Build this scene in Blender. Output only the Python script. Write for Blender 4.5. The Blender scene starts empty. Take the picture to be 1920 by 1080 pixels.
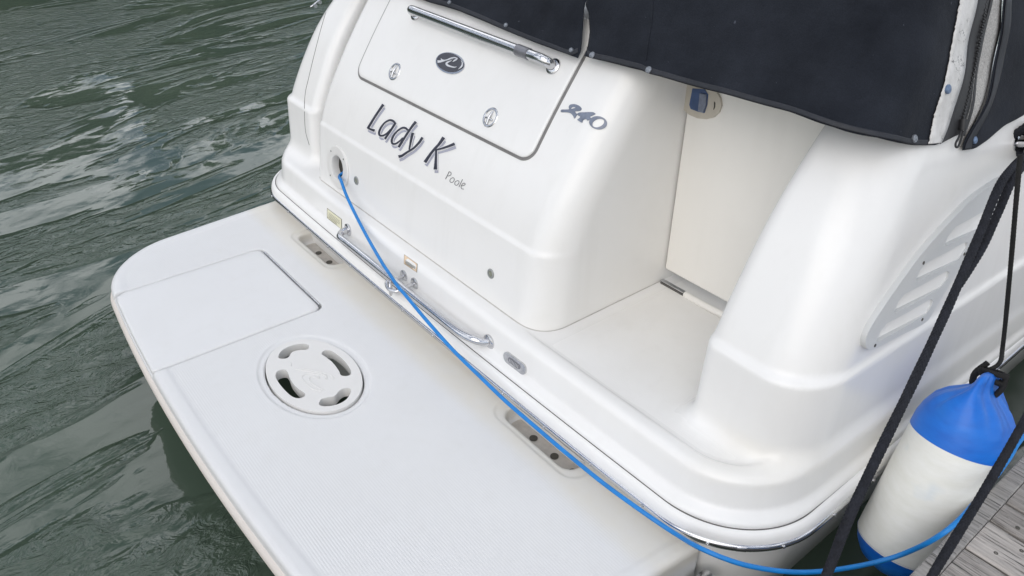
import bpy, bmesh, math, random
import numpy as np
from mathutils import Matrix, Vector

random.seed(7)
rng = np.random.default_rng(7)
scene = bpy.context.scene
COL = scene.collection

# ------------------------------------------------------------------ camera
# metres; x = starboard, y = towards the bow, z = up; z = 0 is the top of the swim platform
CAM = np.array([1.81, -1.09, 1.5])
RC = np.array([[0.6265594853, 0.4285558385, -0.6509708939],
               [0.7793084715, -0.3337008793, 0.5303979916],
               [0.0100755963, -0.8396330249, -0.5430606466]])   # columns: right, down, forward
FPX = 1440.0
cam_data = bpy.data.cameras.new('camera')
cam = bpy.data.objects.new('camera', cam_data)
COL.objects.link(cam)
cam_data.sensor_width = 36.0
cam_data.lens = 36.0 * FPX / 1920.0
cam_data.clip_start = 0.05
cam_data.clip_end = 600.0
cam.matrix_world = Matrix(((RC[0, 0], -RC[0, 1], -RC[0, 2], CAM[0]),
                           (RC[1, 0], -RC[1, 1], -RC[1, 2], CAM[1]),
                           (RC[2, 0], -RC[2, 1], -RC[2, 2], CAM[2]), (0, 0, 0, 1)))
scene.camera = cam

# ------------------------------------------------------------------ world and sun
SUN_DIR = Vector((0.42, -0.75, 0.68)).normalized()      # towards the sun
world = bpy.data.worlds.new('World')
scene.world = world
world.use_nodes = True
nt = world.node_tree
nt.nodes.clear()
def wn(t, **k):
    n = nt.nodes.new(t)
    for a, b in k.items(): setattr(n, a, b)
    return n
sky = wn('ShaderNodeTexSky', sky_type='NISHITA', sun_disc=False)
sky.sun_elevation = math.asin(SUN_DIR.z)
sky.sun_rotation = math.atan2(SUN_DIR.x, SUN_DIR.y)
sky.air_density = 1.0; sky.dust_density = 1.6; sky.ozone_density = 1.5
tc = wn('ShaderNodeTexCoord')
sep = wn('ShaderNodeSeparateXYZ'); nt.links.new(tc.outputs['Generated'], sep.inputs[0])
zc = wn('ShaderNodeMath', operation='MAXIMUM'); nt.links.new(sep.outputs['Z'], zc.inputs[0]); zc.inputs[1].default_value = 0.0
za = wn('ShaderNodeMath', operation='ADD'); nt.links.new(zc.outputs[0], za.inputs[0]); za.inputs[1].default_value = 0.22
dv = wn('ShaderNodeVectorMath', operation='DIVIDE')
nt.links.new(tc.outputs['Generated'], dv.inputs[0])
cmb = wn('ShaderNodeCombineXYZ')
for i in range(3): nt.links.new(za.outputs[0], cmb.inputs[i])
nt.links.new(cmb.outputs[0], dv.inputs[1])
cn = wn('ShaderNodeTexNoise'); cn.inputs['Scale'].default_value = 3.8; cn.inputs['Detail'].default_value = 7.0
cn.inputs['Roughness'].default_value = 0.55
nt.links.new(dv.outputs[0], cn.inputs['Vector'])
cr = wn('ShaderNodeValToRGB')
cr.color_ramp.elements[0].position = 0.46; cr.color_ramp.elements[0].color = (0, 0, 0, 1)
cr.color_ramp.elements[1].position = 0.585; cr.color_ramp.elements[1].color = (1, 1, 1, 1)
nt.links.new(cn.outputs['Fac'], cr.inputs[0])
mx = wn('ShaderNodeMix', data_type='RGBA')
nt.links.new(cr.outputs[0], mx.inputs['Factor'])
nt.links.new(sky.outputs[0], mx.inputs['A'])
mx.inputs['B'].default_value = (18.2, 18.6, 19.2, 1)          # sunlit cloud
bg = wn('ShaderNodeBackground'); bg.inputs['Strength'].default_value = 0.12
nt.links.new(mx.outputs['Result'], bg.inputs['Color'])
wo = wn('ShaderNodeOutputWorld'); nt.links.new(bg.outputs[0], wo.inputs['Surface'])

sun_data = bpy.data.lights.new('sun', 'SUN')
sun_data.energy = 0.9
sun_data.angle = math.radians(50)
sun_data.color = (1.0, 0.95, 0.88)
sun = bpy.data.objects.new('sun', sun_data)
COL.objects.link(sun)
sun.location = (0, 0, 20)
sun.rotation_euler = SUN_DIR.to_track_quat('Z', 'Y').to_euler()

vs = scene.view_settings
vs.view_transform = 'Standard'; vs.look = 'None'; vs.gamma = 1.0; vs.use_curve_mapping = False
vs.exposure = -0.18

# ------------------------------------------------------------------ measuring: photo pixel -> point on a real surface
def rays(uv):
    uv = np.atleast_2d(np.asarray(uv, float))
    d = np.c_[uv[:, 0] - 960.0, uv[:, 1] - 540.0, np.full(len(uv), FPX)] @ RC.T
    return d / np.linalg.norm(d, axis=1)[:, None]
def on_plane(u, v, axis, val):
    d = rays((u, v))[0]
    return CAM + d * (val - CAM[axis]) / d[axis]

# ------------------------------------------------------------------ shapes of the mouldings (signed distance fields)
def rmax(a, b, r):
    u = np.maximum(a + r, 0); w = np.maximum(b + r, 0)
    return np.minimum(np.maximum(a, b) + r, 0) + np.sqrt(u * u + w * w) - r
def smin(a, b, k):
    h = np.clip(0.5 + 0.5 * (b - a) / k, 0, 1)
    return b + (a - b) * h - k * h * (1 - h)
def sstep(a, b, x):
    t = np.clip((x - a) / (b - a), 0, 1)
    return t * t * (3 - 2 * t)
ZT = np.arange(-0.2, 2.2, 0.001)
def profile(z0, y0, zs, slopes, sm=9):
    s = np.interp(ZT, zs, slopes)
    s = np.convolve(np.pad(s, sm, mode='edge'), np.ones(2 * sm + 1) / (2 * sm + 1), 'valid')
    y = np.cumsum(s) * 0.001
    return y - np.interp(z0, ZT, y) + y0
def lut(tab, z): return np.interp(z, ZT, tab)
BOXP = profile(0.2, 0.076, [0.2, 0.424, 0.428, 0.433, 0.437, 0.60, 0.80, 1.1], [0.12, 0.14, 1.0, 1.0, 0.34, 0.60, 0.74, 0.78], 3)
COAP = profile(0.2, 0.165, [0.2, 0.414, 0.420, 0.428, 0.434, 0.5, 0.62, 0.70, 0.80, 0.9], [0.05, 0.06, 1.3, 1.3, 0.38, 0.46, 0.52, 0.65, 0.85, 1.05], 4)
SIDP = profile(0.2, 1.258, [0.2, 0.414, 0.420, 0.428, 0.434, 0.55, 0.7, 0.9], [-0.01, -0.01, -0.75, -0.75, -0.10, -0.15, -0.25, -0.45], 4)
RAIL_W, RAIL_A, RAIL_R = 1.322, -0.040, 0.265
def plan(x, y, W=RAIL_W, A=RAIL_A, r=RAIL_R):
    return rmax(A + 0.012 * x * x - y, np.abs(x) - W, r)
def f_step(x, y, z):
    pl = plan(x, y)
    ins = 0.021 + 0.026 * sstep(0.092, 0.118, z) + 0.014 * np.clip((z - 0.1) / 0.1, 0, 1.3)
    top = 0.2 - 0.012 * sstep(0.100, 0.122, -pl) * sstep(0.40, 0.50, x) * sstep(1.30, 1.19, x)
    return rmax((pl + ins) * 0.8, z - top, 0.018)
def f_coam(x, y, z):
    ax = np.abs(x)
    o = rmax((lut(COAP, z) - 0.040 * sstep(0.3, -0.3, x) - y) * 0.86, ax - lut(SIDP, z) - 0.034 * np.clip(y - 0.25, 0, 1.4), 0.13 - 0.05 * sstep(0.3, -0.3, x))
    c = rmax(o, 0.963 - ax, 0.042)
    return rmax(c, z - 0.945, 0.06)
def f_deck(x, y, z):
    return smin(f_step(x, y, z), f_coam(x, y, z), 0.055)
def f_box(x, y, z):
    a = (lut(BOXP, z) - y) * 0.86
    q = rmax(a, x - 0.497, 0.097)
    q = rmax(q, -0.865 - x, 0.04)
    hole = np.maximum(np.hypot(x + 0.68, z - 0.303) - 0.047, y - 0.22)
    q = np.maximum(q, -hole)
    return rmax(q, z - 0.985, 0.05)
def f_canvas(x, y, z):
    a = (0.350 + 0.66 * (z - 0.895) - y - 0.10 * np.clip(np.abs(x) - 0.95, 0, 1)) * 0.85
    b = (np.abs(x) - (1.165 - 0.35 * (z - 0.88))) * 0.95
    return rmax(a, b, 0.13)
def grad(f, P, e=1e-4):
    g = np.empty_like(P)
    for i in range(3):
        d = np.zeros(3); d[i] = e
        g[:, i] = (f(*(P + d).T) - f(*(P - d).T)) / (2 * e)
    return g
def hit(f, uv, lift=0.0):
    """points of the real surface f seen at the measured spots, and normals"""
    D = rays(uv)
    t = np.full(len(D), 0.6)
    for _ in range(160):
        P = CAM + D * t[:, None]
        t = t + np.clip(f(*P.T), -0.2, 0.25) * 0.75
        t = np.minimum(t, 8)
    P = CAM + D * t[:, None]
    g = grad(f, P); N = g / np.linalg.norm(g, axis=1)[:, None]
    return P + N * np.asarray(lift).reshape(-1, 1), N

def f_both(x, y, z): return np.minimum(f_deck(x, y, z), f_box(x, y, z))

# ------------------------------------------------------------------ materials
MATS = {}
def nodes(name):
    m = bpy.data.materials.new(name); m.use_nodes = True
    t = m.node_tree; b = t.nodes['Principled BSDF']
    MATS[name] = m
    return m, t, b
def nd(t, typ, **k):
    n = t.nodes.new(typ)
    for a, v in k.items(): setattr(n, a, v)
    return n
def noise(t, scale, detail=4, rough=0.55, vec=None):
    n = nd(t, 'ShaderNodeTexNoise')
    n.inputs['Scale'].default_value = scale; n.inputs['Detail'].default_value = detail; n.inputs['Roughness'].default_value = rough
    if vec is not None: t.links.new(vec, n.inputs['Vector'])
    return n
def ramp(t, src, stops):
    r = nd(t, 'ShaderNodeValToRGB')
    e = r.color_ramp.elements
    while len(e) < len(stops): e.new(0.5)
    for i, (p, c) in enumerate(stops):
        e[i].position = p; e[i].color = (c, c, c, 1) if isinstance(c, (int, float)) else (*c, 1)
    t.links.new(src, r.inputs[0])
    return r
def mapping(t, scale=(1, 1, 1), rot=(0, 0, 0), coord='Object'):
    c = nd(t, 'ShaderNodeTexCoord'); m = nd(t, 'ShaderNodeMapping')
    m.inputs['Scale'].default_value = scale; m.inputs['Rotation'].default_value = rot
    t.links.new(c.outputs[coord], m.inputs['Vector'])
    return m.outputs[0]
def math_(t, op, a, b=None):
    n = nd(t, 'ShaderNodeMath', operation=op)
    for i, q in enumerate((a, b)):
        if q is None: continue
        if isinstance(q, (int, float)): n.inputs[i].default_value = q
        else: t.links.new(q, n.inputs[i])
    return n.outputs[0]
def bump(t, b, h, strength, dist):
    n = nd(t, 'ShaderNodeBump'); n.inputs['Strength'].default_value = strength; n.inputs['Distance'].default_value = dist
    t.links.new(h, n.inputs['Height']); t.links.new(n.outputs[0], b.inputs['Normal'])
    return n

def gelcoat(name, c0, c1, rough=0.2, tread=False):
    m, t, b = nodes(name)
    v = mapping(t)
    n1 = noise(t, 1.6, 2, 0.45, v)
    r = nd(t, 'ShaderNodeMix', data_type='RGBA'); t.links.new(n1.outputs['Fac'], r.inputs['Factor']); r.inputs['A'].default_value = (*c0, 1); r.inputs['B'].default_value = (*c1, 1)
    # grime: small specks and faint streaks
    n2 = noise(t, 90, 3, 0.7, v)
    sp = ramp(t, n2.outputs['Fac'], [(0.0, 0.0), (0.755, 0.0), (0.78, 0.45)])
    n3 = noise(t, 3.1, 3, 0.5, v)
    dirt = math_(t, 'MULTIPLY', sp.outputs[0], ramp(t, n3.outputs['Fac'], [(0.45, 0.0), (0.65, 1.0)]).outputs[0])
    mxr = nd(t, 'ShaderNodeMix', data_type='RGBA')
    t.links.new(dirt, mxr.inputs['Factor']); t.links.new(r.outputs['Result'], mxr.inputs['A'])
    mxr.inputs['B'].default_value = (0.42, 0.40, 0.36, 1)
    vs_ = mapping(t, (16, 16, 1.3)); ns = noise(t, 1.0, 5, 0.6, vs_)
    run = math_(t, 'MULTIPLY', ramp(t, ns.outputs['Fac'], [(0.50, 0.0), (0.80, 1.0)]).outputs[0], 0.10)
    nf = noise(t, 4.5, 6, 0.65, v)
    film = math_(t, 'MULTIPLY', ramp(t, nf.outputs['Fac'], [(0.48, 0.0), (0.85, 1.0)]).outputs[0], 0.10)
    mxs = nd(t, 'ShaderNodeMix', data_type='RGBA')
    t.links.new(math_(t, 'MAXIMUM', run, film), mxs.inputs['Factor']); t.links.new(mxr.outputs['Result'], mxs.inputs['A'])
    mxs.inputs['B'].default_value = (0.50, 0.48, 0.43, 1)
    col = mxs.outputs['Result']
    # yellowish tint held in an attribute: platform dirt and shadow, box side's painted shade
    at = nd(t, 'ShaderNodeAttribute'); at.attribute_name = 'warm_tint'
    n4 = noise(t, 14, 4, 0.6, v)
    sf = math_(t, 'MULTIPLY', at.outputs['Fac'], ramp(t, n4.outputs['Fac'], [(0.2, 0.55), (0.8, 1.0)]).outputs[0])
    mx2 = nd(t, 'ShaderNodeMix', data_type='RGBA')
    t.links.new(sf, mx2.inputs['Factor']); t.links.new(col, mx2.inputs['A'])
    mx2.inputs['B'].default_value = (0.66, 0.60, 0.46, 1)
    t.links.new(mx2.outputs['Result'], b.inputs['Base Color'])
    nr = noise(t, 2.2, 2, 0.45, v)
    rr = math_(t, 'ADD', math_(t, 'MULTIPLY', nr.outputs['Fac'], rough * 0.3), rough * 0.85)
    t.links.new(rr, b.inputs['Roughness'])
    b.inputs['IOR'].default_value = 1.48
    if tread:
        a2 = nd(t, 'ShaderNodeAttribute'); a2.attribute_name = 'nonskid'
        c = nd(t, 'ShaderNodeTexCoord'); s = nd(t, 'ShaderNodeSeparateXYZ'); t.links.new(c.outputs['Object'], s.inputs[0])
        k = 2 * math.pi / 0.0085
        p1 = math_(t, 'SINE', math_(t, 'MULTIPLY', math_(t, 'ADD', s.outputs['X'], math_(t, 'MULTIPLY', s.outputs['Y'], 0.6)), k))
        p2 = math_(t, 'SINE', math_(t, 'MULTIPLY', math_(t, 'SUBTRACT', s.outputs['X'], math_(t, 'MULTIPLY', s.outputs['Y'], 0.6)), k))
        h = math_(t, 'MULTIPLY', math_(t, 'MULTIPLY', p1, p2), a2.outputs['Fac'])
        rx = math_(t, 'ADD', rr, math_(t, 'MULTIPLY', a2.outputs['Fac'], 0.30))
        t.links.new(rx, b.inputs['Roughness'])
        bump(t, b, h, 0.16, 0.0010)
    else:
        nb = noise(t, 7, 2, 0.5, v)
        bump(t, b, nb.outputs['Fac'], 0.03, 0.01)
    return m
gelcoat('gelcoat', (0.795, 0.788, 0.77), (0.822, 0.815, 0.80), 0.25, tread=True)
gelcoat('gelcoat_plain', (0.795, 0.788, 0.77), (0.822, 0.815, 0.80), 0.20)
gelcoat('platform_gel', (0.68, 0.68, 0.68), (0.72, 0.72, 0.72), 0.33, tread=True)
gelcoat('door_gel', (0.79, 0.77, 0.725), (0.81, 0.79, 0.745), 0.30)
gelcoat('vinyl_white', (0.80, 0.79, 0.77), (0.83, 0.82, 0.80), 0.45)
gelcoat('plastic_white', (0.68, 0.67, 0.65), (0.73, 0.72, 0.70), 0.38)
gelcoat('vent_plastic', (0.57, 0.58, 0.585), (0.61, 0.62, 0.62), 0.45)
gelcoat('rubber_edge', (0.66, 0.61, 0.56), (0.74, 0.69, 0.64), 0.5)

def plain(name, col, rough=0.5, metal=0.0, var=0.12, sc=30.0, bs=0.0, bd=0.001):
    m, t, b = nodes(name)
    v = mapping(t)
    n = noise(t, sc, 5, 0.6, v)
    lo = tuple(max(0, c * (1 - var)) for c in col); hi = tuple(min(1, c * (1 + var)) for c in col)
    r = ramp(t, n.outputs['Fac'], [(0.3, lo), (0.7, hi)])
    t.links.new(r.outputs[0], b.inputs['Base Color'])
    b.inputs['Roughness'].default_value = rough
    b.inputs['Metallic'].default_value = metal
    if bs: bump(t, b, n.outputs['Fac'], bs, bd)
    return m
plain('steel', (0.62, 0.62, 0.635), 0.19, 1.0, 0.06, 60)
plain('steel_worn', (0.60, 0.60, 0.61), 0.24, 1.0, 0.18, 80)
plain('tape_grey', (0.22, 0.22, 0.24), 0.35, 0.5, 0.2, 60)
plain('pocket_tan', (0.50, 0.47, 0.43), 0.6, 0, 0.12, 40)
plain('dark_hole', (0.03, 0.028, 0.022), 0.7)
plain('seam_grey', (0.10, 0.095, 0.09), 0.6)
plain('gap_grey', (0.19, 0.185, 0.18), 0.6)
plain('seal_bead', (0.45, 0.43, 0.40), 0.5)
plain('decal_dark', (0.040, 0.042, 0.060), 0.35, 0, 0.15, 120)
plain('decal_shadow', (0.38, 0.385, 0.46), 0.4, 0, 0.10, 120)
plain('decal_white', (0.86, 0.86, 0.87), 0.35, 0, 0.03)
plain('decal_grey', (0.12, 0.12, 0.125), 0.4)
plain('chrome_blue', (0.17, 0.195, 0.255), 0.3, 0.0, 0.2, 70)
plain('silver_print', (0.62, 0.63, 0.66), 0.3, 0.15, 0.1, 200)
plain('badge_dark', (0.075, 0.075, 0.09), 0.25, 0.2)
plain('label_cream', (0.72, 0.70, 0.52), 0.45, 0, 0.06)
plain('label_orange', (0.72, 0.55, 0.38), 0.45, 0, 0.06)
plain('label_ink', (0.14, 0.13, 0.09), 0.5)
plain('latch_beige', (0.50, 0.46, 0.39), 0.4, 0, 0.06)
plain('latch_blue', (0.05, 0.09, 0.20), 0.3, 0, 0.2)
plain('cable_blue', (0.006, 0.195, 0.56), 0.42, 0, 0.12, 25)
plain('zip_black', (0.018, 0.018, 0.02), 0.55)
plain('bronze_dark', (0.085, 0.078, 0.065), 0.5, 0.3)
plain('ring_grey', (0.30, 0.31, 0.30), 0.35, 0.3)
plain('lens_green', (0.22, 0.23, 0.18), 0.3)
plain('snap_metal', (0.24, 0.26, 0.29), 0.5, 0.5, 0.4, 300)
plain('snap_blue', (0.13, 0.19, 0.30), 0.45, 0.2, 0.2, 100)
plain('hem_black', (0.013, 0.015, 0.021), 0.6, 0, 0.3, 60, 0.2, 0.001)

def fabric(name, col, col2):
    m, t, b = nodes(name)
    v = mapping(t)
    n = noise(t, 5.5, 6, 0.62, v)
    r = ramp(t, n.outputs['Fac'], [(0.30, col), (0.74, col2)])
    n2 = noise(t, 420, 2, 0.5, v)
    mx_ = nd(t, 'ShaderNodeMix', data_type='RGBA', blend_type='MULTIPLY'); mx_.inputs['Factor'].default_value = 0.6
    t.links.new(r.outputs[0], mx_.inputs['A'])
    t.links.new(ramp(t, n2.outputs['Fac'], [(0.3, 0.6), (0.7, 1.25)]).outputs[0], mx_.inputs['B'])
    n3 = noise(t, 60, 2, 0.7, v)
    lint = ramp(t, n3.outputs['Fac'], [(0.0, 0.0), (0.74, 0.0), (0.77, 0.5)])
    m3 = nd(t, 'ShaderNodeMix', data_type='RGBA')
    t.links.new(lint.outputs[0], m3.inputs['Factor']); t.links.new(mx_.outputs['Result'], m3.inputs['A'])
    m3.inputs['B'].default_value = (0.10, 0.11, 0.14, 1)
    t.links.new(m3.outputs['Result'], b.inputs['Base Color'])
    b.inputs['Roughness'].default_value = 0.9
    b.inputs['Specular IOR Level'].default_value = 0.22
    b.inputs['Sheen Weight'].default_value = 0.03
    hh = math_(t, 'ADD', math_(t, 'MULTIPLY', n.outputs['Fac'], 3.0), math_(t, 'MULTIPLY', n2.outputs['Fac'], 0.35))
    bump(t, b, hh, 0.5, 0.004)
    return m
fabric('canvas_navy', (0.0060, 0.0078, 0.0125), (0.0200, 0.0238, 0.0330))
m, t, b = nodes('strip_worn')          # white vinyl strip, cracked and peeling
v = mapping(t, (1, 1, 1))
n1 = noise(t, 40, 6, 0.7, v)
vo = nd(t, 'ShaderNodeTexVoronoi', feature='DISTANCE_TO_EDGE'); vo.inputs['Scale'].default_value = 45
n0 = noise(t, 30, 4, 0.6, v); va = nd(t, 'ShaderNodeVectorMath', operation='ADD')
sc = nd(t, 'ShaderNodeVectorMath', operation='SCALE'); sc.inputs['Scale'].default_value = 0.04
t.links.new(n0.outputs['Color'], sc.inputs[0]); t.links.new(v, va.inputs[0]); t.links.new(sc.outputs[0], va.inputs[1])
t.links.new(va.outputs[0], vo.inputs['Vector'])
crk = ramp(t, vo.outputs['Distance'], [(0.0, 1.0), (0.028, 0.0)])
msk = ramp(t, noise(t, 22, 3, 0.6, v).outputs['Fac'], [(0.54, 0.0), (0.62, 1.0)])
cf = math_(t, 'MULTIPLY', crk.outputs[0], msk.outputs[0])
base = ramp(t, n1.outputs['Fac'], [(0.25, (0.50, 0.49, 0.47)), (0.75, (0.72, 0.71, 0.70))])
mm = nd(t, 'ShaderNodeMix', data_type='RGBA'); t.links.new(cf, mm.inputs['Factor']); t.links.new(base.outputs[0], mm.inputs['A'])
mm.inputs['B'].default_value = (0.03, 0.03, 0.035, 1); t.links.new(mm.outputs['Result'], b.inputs['Base Color'])
b.inputs['Roughness'].default_value = 0.6; bump(t, b, n1.outputs['Fac'], 0.3, 0.002)
m, t, b = nodes('lining_grey')         # furry grey backing of the zipped flap
v = mapping(t, (1, 1, 1))
n1 = noise(t, 260, 3, 0.8, v)
base = ramp(t, n1.outputs['Fac'], [(0.25, (0.20, 0.19, 0.18)), (0.65, (0.55, 0.535, 0.51))])
t.links.new(base.outputs[0], b.inputs['Base Color']); b.inputs['Roughness'].default_value = 0.95; bump(t, b, n1.outputs['Fac'], 0.6, 0.003)

def rope_mat(name, col):
    m, t, b = nodes(name)
    v = mapping(t)
    n = noise(t, 55, 5, 0.7, v); n2 = noise(t, 900, 2, 0.6, v)
    r = ramp(t, n.outputs['Fac'], [(0.3, tuple(c * 0.6 for c in col)), (0.75, tuple(c * 1.7 for c in col))])
    t.links.new(r.outputs[0], b.inputs['Base Color']); b.inputs['Roughness'].default_value = 0.75
    b.inputs['Specular IOR Level'].default_value = 0.3
    bump(t, b, n2.outputs['Fac'], 0.5, 0.001)
rope_mat('rope_black', (0.011, 0.012, 0.017))
rope_mat('rope_dark', (0.013, 0.013, 0.013))

def fender_mat(name, c0, c1, marks=None):
    m, t, b = nodes(name)
    v = mapping(t, (6, 6, 22)); v2 = mapping(t)
    n = noise(t, 1.5, 6, 0.65, v)
    r = ramp(t, n.outputs['Fac'], [(0.3, c0), (0.7, c1)])
    col = r.outputs[0]
    if marks:
        n2 = noise(t, 9, 3, 0.5, v2)
        f = ramp(t, n2.outputs['Fac'], [(0.60, 0.0), (0.75, 0.35)])
        mm = nd(t, 'ShaderNodeMix', data_type='RGBA'); t.links.new(f.outputs[0], mm.inputs['Factor'])
        t.links.new(col, mm.inputs['A']); mm.inputs['B'].default_value = (*marks, 1); col = mm.outputs['Result']
    t.links.new(col, b.inputs['Base Color'])
    b.inputs['Roughness'].default_value = 0.38
    bump(t, b, n.outputs['Fac'], 0.15, 0.004)
fender_mat('fender_white', (0.74, 0.735, 0.67), (0.83, 0.825, 0.785), (0.40, 0.53, 0.66))
fender_mat('fender_blue', (0.003, 0.120, 0.55), (0.004, 0.175, 0.68), (0.05, 0.27, 0.62))

def wood(name, tint):
    m, t, b = nodes(name)
    v = mapping(t, (3.0, 45, 45))
    n = noise(t, 2.2, 7, 0.7, v)
    v2 = mapping(t, (4.0, 130, 130)); n2 = noise(t, 2.0, 4, 0.7, v2)
    r = ramp(t, n.outputs['Fac'], [(0.22, tuple(0.055 * c for c in tint)), (0.42, tuple(0.20 * c for c in tint)), (0.75, tuple(0.34 * c for c in tint))])
    cr_ = ramp(t, n2.outputs['Fac'], [(0.33, 0.12), (0.43, 1.0)])
    oi = nd(t, 'ShaderNodeObjectInfo')
    hs = nd(t, 'ShaderNodeHueSaturation'); t.links.new(r.outputs[0], hs.inputs['Color'])
    t.links.new(math_(t, 'ADD', math_(t, 'MULTIPLY', oi.outputs['Random'], 0.45), 0.78), hs.inputs['Value'])
    mm = nd(t, 'ShaderNodeMix', data_type='RGBA', blend_type='MULTIPLY'); mm.inputs['Factor'].default_value = 0.85
    t.links.new(hs.outputs[0], mm.inputs['A']); t.links.new(cr_.outputs[0], mm.inputs['B'])
    t.links.new(mm.outputs['Result'], b.inputs['Base Color']); b.inputs['Roughness'].default_value = 0.85
    hh = math_(t, 'ADD', n.outputs['Fac'], math_(t, 'MULTIPLY', cr_.outputs[0], 0.6))
    bump(t, b, hh, 0.8, 0.004)
wood('dock_wood', (1.52, 1.40, 1.29))
wood('beam_wood', (1.40, 1.33, 1.25))

# water: dark green body, sky on the ripples
m, t, b = nodes('water')
v = mapping(t)
nb = noise(t, 0.55, 4, 0.55, v)
base = ramp(t, nb.outputs['Fac'], [(0.3, (0.048, 0.072, 0.054)), (0.7, (0.066, 0.092, 0.066))])
t.links.new(base.outputs[0], b.inputs['Base Color'])
b.inputs['Roughness'].default_value = 0.03
b.inputs['IOR'].default_value = 1.50
def aniso(theta, along, across):
    r0 = nd(t, 'ShaderNodeMapping'); c0 = nd(t, 'ShaderNodeTexCoord'); r1 = nd(t, 'ShaderNodeMapping')
    r0.inputs['Rotation'].default_value = (0, 0, -math.radians(theta)); r1.inputs['Scale'].default_value = (along, across, 1)
    t.links.new(c0.outputs['Object'], r0.inputs['Vector']); t.links.new(r0.outputs[0], r1.inputs['Vector'])
    return r1.outputs[0]
w1 = noise(t, 1.0, 3, 0.5, aniso(110, 1.5, 2.3))
w2 = noise(t, 1.0, 4, 0.6, aniso(94, 8.5, 12.5)); w2.inputs['Distortion'].default_value = 1.0
w3 = noise(t, 1.0, 2, 0.5, aniso(98, 28.0, 38.0))
pat = noise(t, 1.0, 4, 0.6, aniso(107, 0.55, 1.7))     # gusts: rippled lanes and calm lanes
pat.inputs['Distortion'].default_value = 0.6
gust = ramp(t, pat.outputs['Fac'], [(0.475, 0.03), (0.535, 1.0)])
small = math_(t, 'ADD', math_(t, 'MULTIPLY', w2.outputs['Fac'], 0.020), math_(t, 'MULTIPLY', w3.outputs['Fac'], 0.0040))
hgt = math_(t, 'ADD', math_(t, 'MULTIPLY', w1.outputs['Fac'], 0.016), math_(t, 'MULTIPLY', small, gust.outputs[0]))
bump(t, b, hgt, 1.0, 1.0)

M = MATS

# ------------------------------------------------------------------ mesh helpers
def link(name, me, mat=None, parent=None, smooth=True):
    o = bpy.data.objects.new(name, me)
    COL.objects.link(o)
    if mat is not None: me.materials.append(M[mat] if isinstance(mat, str) else mat)
    if smooth and len(me.polygons): me.polygons.foreach_set('use_smooth', np.ones(len(me.polygons), bool))
    if parent is not None:
        o.parent = parent
        L = Vector((0, 0, 0)); p = parent
        while p is not None: L += p.location; p = p.parent
        o.location = -L
    return o
def pydata(name, V, F, mat, parent=None, smooth=True, fixn=True):
    me = bpy.data.meshes.new(name)
    me.from_pydata([tuple(map(float, p)) for p in V], [], F)
    if fixn:
        bm = bmesh.new(); bm.from_mesh(me); bmesh.ops.recalc_face_normals(bm, faces=bm.faces); bm.to_mesh(me); bm.free()
    me.update()
    return link(name, me, mat, parent, smooth)
def autosmooth(o, deg=35):
    o.data.set_sharp_from_angle(angle=math.radians(deg))
    return o
def empty(name, loc, label, cat, group=None):
    o = bpy.data.objects.new(name, None); COL.objects.link(o); o.location = loc
    o.empty_display_size = 0.1
    tag(o, label, cat, group)
    return o
def tag(o, label=None, cat=None, group=None, kind=None):
    if label: o['label'] = label
    if cat: o['category'] = cat
    if group: o['group'] = group
    if kind: o['kind'] = kind
    return o

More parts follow.
